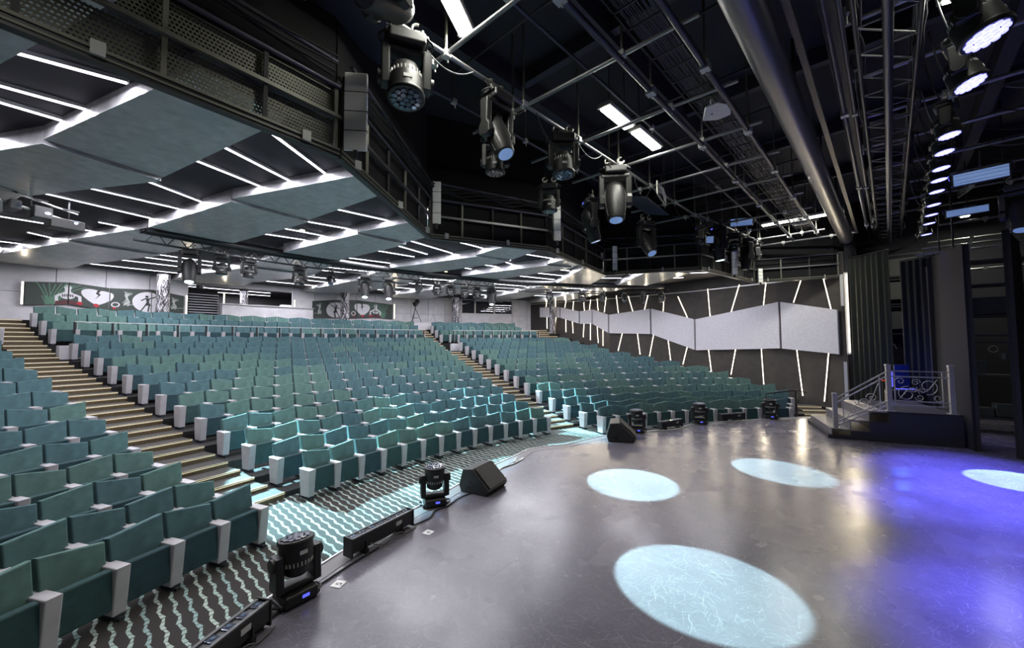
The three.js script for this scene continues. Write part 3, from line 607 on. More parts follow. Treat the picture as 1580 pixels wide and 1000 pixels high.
// cable tray between the two dark pipes
{ const t = thing('cable_tray', 'black cable tray packed with cables between two dark pipes', 'cable tray', [-8, 7.35, -8.95]);
  const r = new B(); for (const z of [-.26, .26]) r.box(21, .08, .02, 10.5, 0, z); for (let i = 0; i < 52; i++) r.box(.025, .02, .54, i * .4 + .2, -.03, 0); r.mesh('ladder', blackMetal, t);
  const c = new B(); for (let j = 0; j < 16; j++) { const pts = []; for (let m = 0; m <= 26; m++) pts.push(V(m * .8, .02 + rnd() * .03, -.22 + j * .029 + (rnd() - .5) * .03)); c.tube(pts, .011, 4, 52); } c.mesh('cables', std([.08, .08, .085], .45), t); }
[[1.02, -8.95, 'grey flat sheave plate hanging under the cable tray']].forEach(([x, z, l]) => {
  const t = thing('sheave_plate', l, 'plate', [x, 7.0, z], .3);
  new B().ext([[-.3, 0], [.12, -.05], [.3, .2], [.3, .42], [-.05, .4], [-.3, .2]], .02, M4(0, 0, 0, Math.PI / 2 - .2), .004).mesh('plate', greyBox, t);
  new B().cyl(.02, .02, .3, 0, .12, .1, 8).mesh('bolt', aluMat, t);
});
function boxTruss(x0, x1, y, z, w, h, label, bays = 28) {
  const t = thing('box_truss', label, 'truss', [x0, y, z]), L = x1 - x0;
  for (const [dy, dz] of [[0, -w / 2], [0, w / 2], [h, -w / 2], [h, w / 2]]) new B().pipe(V(0, dy, dz), V(L, dy, dz), .028, 8).mesh('chord', blackMetal, t);
  const d = new B();
  for (let i = 0; i < bays; i++) {
    const a = L * i / bays, b = L * (i + 1) / bays, e = i % 2;
    d.pipe(V(a, 0, -w / 2), V(b, 0, w / 2), .013, 5).pipe(V(a, 0, w / 2), V(a, 0, -w / 2), .013, 5);
    for (const s of [-1, 1]) d.pipe(V(a, e ? 0 : h, s * w / 2), V(b, e ? h : 0, s * w / 2), .013, 5);
  }
  d.mesh('bracing', std([.16, .16, .15], .45, .6), t);
  const c = new B(); for (let j = 0; j < 5; j++) { const pts = []; for (let m = 0; m <= 24; m++) pts.push(V(m * L / 24, .04 + .05 * rnd(), (j % 2 ? 1 : -1) * w / 2 + (rnd() - .5) * .14)); c.tube(pts, .014, 4, 60); } c.mesh('cable_bundle', black, t);
  return t;
}
// more of the crowded roof: upper pipes, slung cables, clips
[[-10.3, 7.62], [-7.95, 7.7], [-9.0, 7.85]].forEach(([z, y], i) => rigPipe(V(-5, y, z), V(13.2, y, z), .028, `thin upper cross stage pipe above the grid, ${['nearest the front pipe', 'beside the big tube', 'over the cable tray'][i]}`, pipeDark, 4, false));
[-2.2, -.5, 1.3, 2.95, 4.6, 6.2, 8.0].forEach((x, i) => rigPipe(V(x, 7.72, -12.2), V(x, 7.72, -8.0), .022, `${ORD[i + 1]} thin upper pipe running front to back above the grid`, blackMetal, 0, false));
{ let n = 0;
  const sling = (p, q, sag, r, label) => { const pts = []; for (let i = 0; i <= 8; i++) { const f = i / 8, v = p.clone().lerp(q, f); v.y -= sag * 4 * f * (1 - f); pts.push(v); } tag(new B().tube(pts, r, 5, 20).mesh('slung_cable', n++ % 3 ? black : std([.12, .12, .13], .45)), label, 'cable', 'cables slung between the rigging pipes'); };
  for (let i = 0; i < 9; i++) { const x = -3.6 + i * 1.25; sling(V(x, 7.06, -11.16), V(x + 1.0, 7.06, -11.16), .22 + .1 * (i % 3), .011, `${ORD[i + 1]} thin cable loop from the near end slung under the front pipe`); }
  for (let i = 0; i < 10; i++) { const x = .9 + i * .95; sling(V(x, 7.45, -6.1), V(x + .35, 6.9, -5.82), .25 + .08 * (i % 2), .011, `thin cable loop slung to the ${ORD[i + 1]} place from the near end above the blue lamps`); sling(V(x, 7.48, -5.0), V(x + .2, 7.48, -3.6), .2, .013, `${ORD[i + 1]} thin cable loop from the near end, right of the blue lamps`); }
}
[[5.6, 11.2], [5.95, 12.4], [6.3, 13.4], [6.6, 12.0], [5.3, 13.8]].forEach(([y, x], i) => rigPipe(V(x, y, -6.0 + i * .2), V(x, y, -1.6), .035, `${ORD[i + 1]} level pipe hung in the dark wing behind the masking panels`, galvMat, 2, false));
{ const t = boxTruss(-3, 15.8, 7.05, -6.55, .62, .6, 'black box truss running straight ahead over the stage');
  for (let i = 0; i < 30; i++) { const x = 1 + i * .58, s = i % 2 ? 1 : -1; new B().box(.09, .16, .05, x, .1 + .2 * (i % 3), s * .36).cyl(.02, .02, .22, x + .06, .05 + .2 * (i % 3), s * .4, 6, 0, 0, .6).mesh('bracket', i % 4 ? blackMetal : galvMat, t); } }
// dark flat reflector panels and ducts up in the roof
[[5.0, 7.05, -11.9, 2.0, .75, .1, 'dark flat panel hung on the pipes beyond the fluorescent pair'], [-3.9, 7.5, -12.1, 1.5, 1.1, .2, 'dark panel hung behind the nearest wash light'], [8.6, 7.4, -12.0, 1.6, .6, 0, 'grey panel up between the far pipes']].forEach(([x, y, z, w, h, r, l]) => {
  const t = thing('roof_panel', l, 'panel', [x, y, z], r);
  new B().rbox(w, .04, h, .01, 0, 0, 0, .25).mesh('sheet', std([.05, .055, .08], .35), t); for (const s of [-1, 1]) new B().pipe(V(s * w * .4, .02, 0), V(s * w * .4, 8.5 - y, 0), .012, 6).mesh('hanger', blackMetal, t);
});
[[3.95, 6.75, -11.0, 'open metal frame of flood lamps hung below the bright pair'], [5.9, 7.2, -3.6, 'metal frame with loose cables at the right edge under the roof'], [11.0, 7.25, -4.9, 'yellowish lit cable frame above the blue lamps']].forEach(([x, y, z, l]) => {
  const t = thing('flood_lamp_rack', l, 'frame', [x, y, z], .2);
  const f = new B(); for (const yy of [0, .32]) f.bar(V(-.55, yy, 0), V(.55, yy, 0), .025, .025); for (const xx of [-.55, .55]) f.bar(V(xx, 0, 0), V(xx, .32, 0), .025, .025); f.mesh('frame', galvMat, t);
  const c = new B(); for (let j = 0; j < 4; j++) c.tube([V(-.5, .05 + j * .06, .02), V(-.2, .1 + j * .05, .06), V(.1, .02 + j * .07, .05), V(.5, .1 + j * .05, .02)], .014, 5, 18); c.mesh('cables', aluMat, t);
  new B().pipe(V(0, .32, 0), V(0, 1.2, 0), .015, 6).mesh('hanger', blackMetal, t);
});
// ---------------------------------------------------------------- lighting truss over the audience
{ const R = 21.7, t = thing('audience_truss', 'long curved black lighting truss hanging over the seats', 'truss');
  const arc = (r, y, a0, a1, rad, n = 30) => { const p = []; for (let i = 0; i <= n; i++) p.push(pol(r, a0 + (a1 - a0) * i / n, y)); return new B().tube(p, rad, 6, 90); };
  arc(R, 6.0, -15, 44, .14).mesh('upper_chord', blackGloss, t); arc(R + .3, 5.98, -15, 44, .05).mesh('upper_chord', blackGloss, t);
  arc(R, 5.66, -15.6, 44, .03).mesh('lower_pipe', blackMetal, t);
  const b = new B(); for (let a = -15; a < 44; a += 1.25) { b.pipe(pol(R, a, 5.66), pol(R, a + .62, 5.98), .014, 5).pipe(pol(R, a + .62, 5.98), pol(R, a + 1.25, 5.66), .014, 5).pipe(pol(R, a, 5.98), pol(R + .3, a, 5.98), .014, 5); } b.mesh('bracing', blackMetal, t);
  for (let a = -14; a < 44; a += 5) new B().pipe(pol(R + .15, a, 5.98), pol(R + .15, a, SLAB), .02, 6).mesh('hanger', blackMetal, t);
}
{ const t = thing('side_truss', 'short black pipe truss with projector boxes under the ceiling at the far left', 'truss');
  const a = pol(20.3, -23.5, 5.72), b = pol(21.4, -18.6, 5.72);
  new B().pipe(a, b, .03).pipe(a.clone().setY(5.95), b.clone().setY(5.95), .02).mesh('pipe', greyBox, t);
  for (const s of [.1, .5, .9]) { const p = a.clone().lerp(b, s); new B().pipe(p, p.clone().setY(SLAB), .02, 6).mesh('hanger', blackMetal, t); } }
[[20.75, -21.8, .16, .19, 'small white projector box on the left side truss'], [20.95, -20.6, .27, .24, 'larger white projector box on the left side truss'], [21.3, -19.3, .55, .22, 'long black loudspeaker box on the left side truss']].forEach(([r, a, w, h, l], i) => {
  const p = pol(r, a, 5.7), t = thing('truss_box', l, i < 2 ? 'projector' : 'speaker', [p.x, p.y, p.z], .35);
  new B().rbox(w, h, .35, .02, 0, i < 2 ? -.02 : -.1, .12).mesh('body', i < 2 ? std([.09, .09, .095], .5) : blackGloss, t); new B().box(w * .8, .03, .05, 0, .26, .1).mesh('bracket', blackMetal, t); new B().cyl(.04, .04, .03, w * .2, -.03, .30, 12, Math.PI / 2).mesh('lens', lensMat, t);
});
// ---------------------------------------------------------------- moving heads: base, yoke and a head that tilts; hung ones are turned over
const logoBar = std([.5, .5, .5], .4);
const headGeo = {};
{
  headGeo.base = new B().rbox(.34, .12, .30, .03, 0, .075, 0, 0, 0, 0, 2).rbox(.40, .05, .24, .02, 0, .045, 0).geo();
  headGeo.feet = new B().cyl(.025, .03, .03, .13, .012, .1, 8).cyl(.025, .03, .03, -.13, .012, .1, 8).cyl(.025, .03, .03, .13, .012, -.1, 8).cyl(.025, .03, .03, -.13, .012, -.1, 8).geo();
  headGeo.handle = new B().tube([V(.19, .04, .08), V(.235, .05, .05), V(.235, .05, -.05), V(.19, .04, -.08)], .012, 5, 10).tube([V(-.19, .04, .08), V(-.235, .05, .05), V(-.235, .05, -.05), V(-.19, .04, -.08)], .012, 5, 10).geo();
  headGeo.clamp = new B().box(.05, .09, .05, .1, -.03, 0).box(.05, .09, .05, -.1, -.03, 0).torus(.05, .014, .1, -.1, 0, 0, 0, 5).torus(.05, .014, -.1, -.1, 0, 0, 0, 5).box(.34, .02, .06, 0, .0, 0).geo();
  headGeo.yokeWash = new B().rbox(.40, .06, .16, .025, 0, .17, 0, 0, 0, 0, 2).ext([[-.09, 0], [.09, 0], [.07, .34], [-.07, .34]], .05, M4(-.21, .16, 0, 0, Math.PI / 2, 0), .015, 2).ext([[-.09, 0], [.09, 0], [.07, .34], [-.07, .34]], .05, M4(.16, .16, 0, 0, Math.PI / 2, 0), .015, 2).geo();
  headGeo.yokeSpot = new B().rbox(.46, .07, .17, .03, 0, .17, 0, 0, 0, 0, 2).ext([[-.075, 0], [.075, 0], [.06, .3], [.1, .36], [.1, .46], [.05, .50], [-.05, .50], [-.1, .46], [-.1, .36], [-.06, .3]], .055, M4(-.24, .16, 0, 0, Math.PI / 2, 0), .018, 2).ext([[-.075, 0], [.075, 0], [.06, .3], [.1, .36], [.1, .46], [.05, .50], [-.05, .50], [-.1, .46], [-.1, .36], [-.06, .3]], .055, M4(.185, .16, 0, 0, Math.PI / 2, 0), .018, 2).geo();
  headGeo.hub = new B().cyl(.065, .065, .05, 0, 0, 0, 16, 0, 0, Math.PI / 2).geo();
  // wash head about its tilt axis, lenses towards +y
  headGeo.wash = new B().lathe([[0, -.17], [.09, -.165], [.125, -.13], [.135, -.06], [.15, -.02], [.16, .0], [.16, .14], [.172, .15], [.172, .185], [.15, .19], [0, .17]], 28).geo();
  headGeo.vents = (() => { const b = new B(); for (let i = 0; i < 26; i++) { const a = i / 26 * Math.PI * 2; b.box(.012, .04, .012, .148 * Math.cos(a), -.035, .148 * Math.sin(a), 0, -a); } return b.geo(); })();
  headGeo.lens = new B().cyl(.026, .03, .016, 0, 0, 0, 10).geo();
  headGeo.badge = new B().box(.075, .035, .006).geo();
  headGeo.spot = new B().add(new THREE.LatheGeometry([[0, -.34], [.07, -.335], [.125, -.29], [.15, -.2], [.16, -.05], [.155, .1], [.14, .25], [.125, .33], [.115, .35], [.1, .345], [0, .335]].map((p) => new THREE.Vector2(...p)), 28), new THREE.Matrix4().makeScale(1.08, 1, .92)).geo();
  headGeo.ridge = (() => { const b = new B(); for (const s of [-1, 1]) for (const z of [-.05, .05]) b.tube([V(s * .10, -.30, z), V(s * .158, -.12, z), V(s * .15, .12, z), V(s * .125, .30, z)], .014, 5, 14); return b.geo(); })();
  headGeo.spotLens = new B().cyl(.10, .10, .02, 0, .342, 0, 24).geo();
}
// aim: [x, z, radius] of a round pool on the stage; the head turns to it and its beam leaves the lens
function movingHead(kind, pos, { aim = null, hang = false, turn = 0, tilt = 0, size = 1, lit = null, label, group, screen = true, cat = 'stage light' }) {
  if (aim) {
    const pivot = pos.clone().add(V(0, -.56 * size, 0)), to = V(aim[0], STAGE_Y, aim[1]), dir = to.clone().sub(pivot).normalize();
    turn = Math.atan2(dir.x, dir.z); tilt = -Math.acos(-dir.y);
    const from = pivot.clone().addScaledVector(dir, .385 * size);
    spot(from, to, Math.atan(aim[2] / from.distanceTo(to)) / D, .08, LEVEL.poolColor, LEVEL.pool, 1);
  }
  const t = new THREE.Group(); t.name = numbered(kind === 'wash' ? 'wash_light' : 'spot_light'); scene.add(t); t.position.copy(pos); t.rotation.order = 'YXZ';
  t.rotation.set(hang ? Math.PI : 0, turn, 0); t.scale.setScalar(size); tag(t, label, cat, group);
  put('base', headGeo.base, fixtureMat, t); if (hang) put('clamp', headGeo.clamp, galvMat, t); else put('feet', headGeo.feet, black, t);
  put('handle', headGeo.handle, blackMetal, t);
  if (screen) { const s = new B().box(.07, .03, .004, .03, .085, hang ? .153 : .153).mesh('display', screenBlue, t); }
  put('yoke', kind === 'wash' ? headGeo.yokeWash : headGeo.yokeSpot, fixtureMat, t);
  const hh = kind === 'wash' ? .43 : .56;
  const h = put('head', kind === 'wash' ? headGeo.wash : headGeo.spot, fixtureMat, t); h.position.y = hh; h.rotation.x = tilt;
  for (const s of [-1, 1]) { const b = put('hub', headGeo.hub, blackMetal, h); b.position.x = s * .225; }
  if (kind === 'wash') {
    put('vents', headGeo.vents, greyBox, h); const b = put('badge', headGeo.badge, logoBar, h); b.position.set(0, .07, .16); const b2 = put('badge', headGeo.badge, logoBar, h); b2.position.set(0, .07, -.16);
    const m = lit ?? lensMat; const spots = [[0, 0]]; for (let i = 0; i < 6; i++) spots.push([.056, i * 60]); for (let i = 0; i < 12; i++) spots.push([.112, i * 30 + 15]);
    for (const [r, a] of spots) { const l = put('lens', headGeo.lens, m, h); l.position.set(r * Math.cos(a * D), .193, r * Math.sin(a * D)); }
  } else {
    put('ridge', headGeo.ridge, blackMetal, h); put('lens', headGeo.spotLens, lit ?? lensGlass, h);
    const b = put('badge', headGeo.badge, logoBar, h); b.position.set(0, .05, .145);
  }
  return t;
}
// on the stage edge, heads upright
const faceCam = (x, z, off = 0) => Math.atan2(-6.49 - x, -6.68 - z) + off;
[[-4.98, -11.18, 'nearest wash light standing on the stage edge, lens cluster up', .30], [-2.6, -12.12, 'wash light on the stage edge between the floor bar and the wedge speaker', .25], [4.45, -12.1, 'wash light on the stage edge just beyond the second wedge speaker', .1], [6.92, -11.18, 'wash light on the far stage edge between the two floor bars', 0], [9.42, -9.72, 'farthest wash light on the stage edge, near the wall steps', 0]].forEach(([x, z, l, tilt], i) =>
  movingHead('wash', V(x, STAGE_Y, z), { turn: faceCam(x, z, i ? .15 : .45), tilt: i ? 0.05 : -.12, size: [1.0, 1.0, 1.05, 1.05, 1.05][i], label: 'black ' + l, group: 'moving lights on the stage edge' }));
// hung from the front pipe
const hangY = 7.06;
movingHead('wash', V(-3.74, 6.98, -11.2), { hang: true, turn: -.45, tilt: -.16, size: 1.42, label: 'big black wash light hanging nearest, below the top fluorescent light', group: 'moving lights hung over the stage' });
movingHead('spot', V(-2.05, 6.98, -11.2), { hang: true, aim: [-1.93, -8.28, .87], size: 1.22, lit: coolFace, label: 'black spot light hanging tilted, its pale blue lens to the lower right', group: 'moving lights hung over the stage' });
movingHead('wash', V(-1.42, 6.75, -11.9), { hang: true, turn: -.8, tilt: 0, size: 1.1, label: 'small black wash light behind the tilted spot light', group: 'moving lights hung over the stage' });
movingHead('wash', V(-.24, 6.98, -11.2), { hang: true, turn: -.8, tilt: -.1, size: 1.3, label: 'black wash light hanging second along the front pipe', group: 'moving lights hung over the stage' });
movingHead('spot', V(1.78, 7.0, -11.2), { hang: true, aim: [.5, -10.27, .84], size: 1.45, lit: coolFace, label: 'large black spot light hanging straight down at the middle of the front pipe', group: 'moving lights hung over the stage' });
movingHead('wash', V(.72, 6.6, -12.3), { hang: true, turn: -.9, tilt: 0, size: 1.05, label: 'small wash light on the inner gantry corner above a pale striped panel', group: 'moving lights hung over the stage' });
movingHead('spot', V(2.0, 6.5, -12.0), { hang: true, turn: .9, tilt: -.3, size: 1.2, lit: coolFace, label: 'black spot light with pale lens hanging below the gantry middle, leaning right', group: 'moving lights hung over the stage' });
movingHead('spot', V(4.7, 6.5, -11.8), { hang: true, aim: [3.15, -8.44, .8], size: 1.2, lit: coolFace, label: 'black spot light leaning over the second gantry point', group: 'moving lights hung over the stage' });
movingHead('spot', V(8.5, 6.98, -10.92), { hang: true, turn: .9, tilt: -.12, size: 1.35, lit: spotGlow, label: 'black spot light with cyan glint beside the pale blue panel on the far pipe', group: 'moving lights hung over the stage' });
movingHead('wash', V(9.8, 6.95, -10.75), { hang: true, turn: -1.3, tilt: .1, size: 1.1, label: 'wash light with pale yoke between the two farthest spot lights', group: 'moving lights hung over the stage' });
movingHead('spot', V(11.0, 6.95, -10.62), { hang: true, turn: .7, tilt: .1, size: 1.35, lit: lensMat, label: 'farthest black spot light at the end of the front pipe', group: 'moving lights hung over the stage' });
movingHead('wash', V(7.0, 6.7, -11.0), { hang: true, turn: .3, tilt: .1, size: 1.0, label: 'wash light left of the second pale blue panel on the far gantry', group: 'moving lights hung over the stage' });
movingHead('wash', V(12.2, 6.9, -10.5), { hang: true, turn: .3, tilt: .3, size: 1.0, label: 'small grey wash light at the far end right of the last spot light', group: 'moving lights hung over the stage' });
movingHead('spot', V(7.05, 6.25, -4.55), { hang: true, aim: [5.4, -5.02, .74], size: 1.15, lit: coolFace, label: 'dark spot light at the right edge above the wing panels', group: 'moving lights hung over the stage' });
movingHead('spot', V(-4.35, 7.3, -10.6), { hang: true, turn: 1.9, tilt: 1.1, size: 1.1, lit: lensMat, label: 'dark spot light at the top left above the gantry cables', group: 'moving lights hung over the stage' });
// row of blue lamps
[[.34, -5.84, 1.35], [1.46, -5.84, 1.1], [3.19, -5.86, .95], [4.0, -5.86, .9], [4.95, -5.84, .9], [5.75, -5.82, .9], [6.66, -5.80, .9], [7.9, -5.78, .9], [9.0, -5.76, .9], [10.1, -5.75, .9], [11.74, -5.73, .9]].forEach(([x, z, s], i) => {
  movingHead('wash', V(x, 6.3 + .62 * s, z), { hang: true, turn: -.3 + i * .07, tilt: i < 2 ? -.32 : -.12, size: s, lit: blueGlow, screen: false, label: `lit blue wash light, ${i ? ORD[i + 1] : 'nearest'} in the straight row at upper right`, group: 'blue wash lights in a row' });
  spot(V(x + (i < 2 ? .1 : 0), 6.22, z), V(x * .95 - .45 - (i < 2 ? .7 : 0), 0, z + .28 + .35 * Math.sin(i * 2.1)), 17, .6, LEVEL.blueColor, LEVEL.blue * (i < 7 ? 1 : .03), 6);
});
// pale blue lit flood panels
[[9.4, 7.05, -10.4, .74, .3, 'pale blue flood panel nearer the fluorescent lights on the far pipe'], [7.35, 6.15, -11.0, .55, .26, 'smaller pale blue flood panel on the far gantry run'], [4.75, 5.83, -5.35, .72, .26, 'pale blue flood panel high at the right above the wing'], [7.9, 5.92, -5.22, .72, .2, 'lower pale blue flood panel right of the blue lamps']].forEach(([x, y, z, w, h, l], i) => {
  const t = thing('flood_lamp', l, 'stage light', [x, y, z], faceCam(x, z, i < 2 ? .2 : 0), 'pale blue flood panels');
  new B().rbox(w, h, .1, .015, 0, h / 2, 0, .25).mesh('housing', blackGloss, t);
  new B().box(w - .05, h - .05, .01, 0, h / 2 - .012, .052, .25).mesh('face', coolFace, t);
  const f = new B(); for (let j = -1; j <= 1; j++) f.box(w - .05, .008, .014, 0, h / 2 + j * h * .25 - .012, .056 + j * .015, .25); f.mesh('divider', whiteMetal, t);
  new B().tube([V(-w / 2 - .02, h / 2, 0), V(-w / 2 - .03, h, -.05), V(w / 2 + .03, h, -.05), V(w / 2 + .02, h / 2, 0)], .012, 5, 18).pipe(V(0, h, -.05), V(0, h + .35, -.05), .014, 6).mesh('yoke', blackMetal, t);
});
// lights on the audience truss
[[-4.63, -21.25, 5.64, 'spot', 1.05, 1, 'leftmost spot light on the audience truss, its lens lit'], [-3.84, -21.4, 5.64, 'wash', .95, 0, 'first wash light right of the leftmost lit spot on the audience truss'], [-3.12, -21.5, 5.64, 'wash', .95, 0, 'second wash light right of the leftmost lit spot on the audience truss'], [-1.55, -21.64, 5.64, 'wash', 1.0, 0, 'wash light on the audience truss between the left pair and the lit pair'], [-.45, -21.7, 5.62, 'spot', .6, 0, 'small dark spot right of the middle wash light on the audience truss'], [.88, -21.7, 5.64, 'spot', 1.0, 1, 'left one of the two lit spots at the middle of the audience truss'], [1.87, -21.62, 5.64, 'spot', 1.0, 1, 'right one of the two lit spots at the middle of the audience truss'], [3.2, -21.46, 5.62, 'spot', .6, 0, 'small dark spot right of the lit pair on the audience truss'], [4.06, -21.3, 5.6, 'wash', .85, 0, 'first of four dark wash lights on the right half of the audience truss'], [4.75, -21.2, 5.6, 'wash', .85, 0, 'second of four dark wash lights on the right half of the audience truss'], [5.4, -21.0, 5.6, 'wash', .85, 0, 'third of four dark wash lights on the right half of the audience truss'], [6.0, -20.85, 5.6, 'wash', .85, 0, 'fourth of four dark wash lights on the right half of the audience truss'], [6.75, -20.6, 5.62, 'spot', .95, 1, 'lit spot right of the four dark wash lights on the audience truss'], [9.74, -19.4, 5.62, 'wash', .8, 0, 'wash light on the right end of the audience truss before the column'], [11.4, -18.5, 5.62, 'wash', .9, 0, 'round wash light right of the column on the audience truss'], [12.4, -17.85, 5.62, 'spot', .6, 0, 'small tilted spot near the right end of the audience truss'], [13.4, -17.1, 5.62, 'spot', .6, 0, 'next small tilted spot near the right end of the audience truss'], [14.2, -16.4, 5.62, 'spot', .6, 0, 'third small tilted spot near the right end of the audience truss'], [14.95, -15.7, 5.62, 'wash', .8, 0, 'last wash light at the right end of the audience truss']].forEach(([x, z, y, kind, s, on, l], i) =>
  movingHead(kind, V(x, y, z), { hang: true, turn: faceCam(x, z) + (on ? 0 : (i % 3 - 1) * .4), tilt: on ? -.32 : kind === 'spot' ? -.7 + (i % 2) * .5 : (i % 3 - 1) * .15, size: s, lit: on ? spotGlow : null, screen: false, label: l, group: 'lights on the audience truss' }));
// their beams: cool light from behind and above on the front rows and the carpet
[[-4.63, -21.2, -3.2, -14.8, 12], [.88, -21.65, -.4, -15.3, 12], [1.87, -21.6, 3.0, -14.9, 11.5], [6.75, -20.55, 5.8, -14.8, 10]].forEach(([x, z, tx, tz, half]) => spot(V(x, 4.70, z + .22), V(tx, 0, tz), half, .12, LEVEL.houseColor, LEVEL.house, 2));
// ---------------------------------------------------------------- things on the stage edge
function floorBar(x, z, turn, label, len = 1.0) {
  const t = thing('led_floor_bar', label, 'stage light', [x, STAGE_Y, z], turn, 'floor bars on the stage edge');
  new B().rbox(len, .17, .15, .012, 0, .145, 0).mesh('housing', fixtureMat, t);
  for (const s of [-1, 1]) new B().rbox(.02, .235, .17, .006, s * (len / 2 + .005), .135, 0).mesh('end_plate', blackGloss, t);
  const f = new B(); for (const s of [-1, 1]) f.box(.05, .06, .2, s * len * .3, .03, 0).box(.02, .1, .02, s * len * .3, .1, .085); f.mesh('foot', blackMetal, t);
  const n = 7, w = len / n;
  for (let i = 0; i < n; i++) {
    const l = new B().rbox(w * .62, .014, .085, .006, (i - (n - 1) / 2) * w, .234, 0).mesh('lens', lensMat, t);
    new B().cyl(.018, .012, .006, (i - (n - 1) / 2) * w, .243, 0, 10).mesh('emitter', lensGlass, l);
  }
  const r = new B(); for (const s of [-1, 1]) r.box(len, .018, .03, 0, .236, s * .06); r.mesh('rim', std([.055, .055, .06], .4), t);
  new B().tube([V(-.25, .1, .09), V(-.1, .03, .13), V(.05, .02, .10), V(.2, .06, .12), V(.3, .02, .14), V(.52, .012, .12)], .008, 5, 24).mesh('cable', std([.1, .1, .1], .5), t);
  new B().box(.1, .05, .004, .24, .16, .077).mesh('badge', logoBar, t);
}
floorBar(-3.78, -11.66, .22, 'black floor bar light lying between the nearest two wash lights');
floorBar(-5.75, -10.72, .55, 'black floor bar light cut off by the bottom edge of the picture');
floorBar(5.68, -11.62, -.28, 'black floor bar light beyond the second wedge speaker', .95);
floorBar(8.18, -10.58, -.5, 'farthest black floor bar light, between the last two wash lights', .95);
function wedge(x, z, turn, s, label) {
  const t = thing('wedge_speaker', label, 'speaker', [x, STAGE_Y, z], turn, 'wedge monitor speakers');
  t.scale.setScalar(s);
  new B().ext([[-.26, 0], [.26, 0], [.33, .10], [-.02, .42], [-.22, .40], [-.30, .12]], .60, M4(-.30, .0, 0, 0, Math.PI / 2, 0), .02, 2).mesh('cabinet', fixtureMat, t);
  new B().add(new THREE.BoxGeometry(.55, .43, .012), M4(0, .279, -.172, .83, 0, 0)).mesh('grille', std([.03, .028, .026], .6, .2, { bumpMap: noiseTex(64, 32, 0, 1, 1, 20, 20, [1, 1, 1], false), bumpScale: .002 }), t);
  new B().cyl(.014, .014, .008, .2, .16, -.295, 10, .83 - Math.PI / 2).mesh('badge', aluMat, t);
  new B().cyl(.02, .02, .01, .318, .2, .05, 10, 0, 0, Math.PI / 2).box(.01, .05, .09, .315, .1, .1).mesh('socket', black, t);
  const f = new B(); for (const a of [-.22, .22]) for (const b of [-.2, .2]) f.cyl(.02, .02, .02, a, .005, b, 8); f.mesh('foot', black, t);
}
wedge(-1.58, -12.08, Math.PI + .25, 1.0, 'nearer black wedge speaker on the stage edge beside the second wash light');
wedge(3.4, -12.05, Math.PI + .5, 1.2, 'farther black wedge speaker on the stage edge in front of the right block');
{ // number stickers on the floor
  const mark = (s, w = 128) => tex(canvas(w, 128, (g, W, h) => { g.fillStyle = '#dcdcdc'; g.fillRect(0, 0, W, h); g.fillStyle = '#111'; g.font = 'bold 104px sans-serif'; g.textAlign = 'center'; g.textBaseline = 'middle'; g.fillText(s, W / 2, h / 2 + 6); }), 1, 1);
  [[-4.57, -11.12, '5', .5, 'white floor sticker numbered 5 beside the nearest wash light'], [-3.22, -11.40, '4', .3, 'white floor sticker numbered 4 beside the floor bar']].forEach(([x, z, s, r, l]) => {
    const t = thing('floor_sticker', l, 'sticker', [x, STAGE_Y, z], r);
    const g = new THREE.PlaneGeometry(.12, .12).rotateX(-Math.PI / 2).translate(0, .0062, 0); put('print', g, std([1, 1, 1], .5, 0, { map: mark(s) }), t);
    new B().box(.124, .005, .124, 0, .0028, 0).mesh('backing', whiteMetal, t);
  });
  const cable = (pts, r, m, l) => { const t = tag(new B().tube(pts.map((p) => V(p[0], STAGE_Y + .014 + (p[2] || 0), p[1])), r, 6, 60).mesh('floor_cable', m), l, 'cable'); return t; };
  cable([[-6.6, -10.35], [-5.8, -10.78], [-5.2, -11.05], [-4.6, -11.28], [-4.2, -11.42], [-3.9, -11.5]], .011, black, 'thin black cable along the stage edge at the bottom of the picture');
  cable([[-3.25, -11.72], [-2.95, -11.75], [-2.75, -11.9], [-2.5, -11.9], [-2.2, -12.02], [-1.8, -12.05]], .011, black, 'thin black cable from the floor bar to the wedge speaker');
  cable([[-1.0, -12.3], [-.6, -12.62], [-.1, -12.66], [.3, -12.78], [-.05, -12.75], [.2, -12.9]], .016, whiteMetal, 'loop of white cable on the stage edge beyond the nearer wedge speaker');
  cable([[3.8, -12.3], [4.4, -12.1], [5.1, -11.65], [5.7, -11.35], [6.4, -11.3], [7.3, -11.0], [8.2, -10.4], [9.2, -9.7]], .014, whiteMetal, 'white cable along the far stage edge behind the small lights');
}
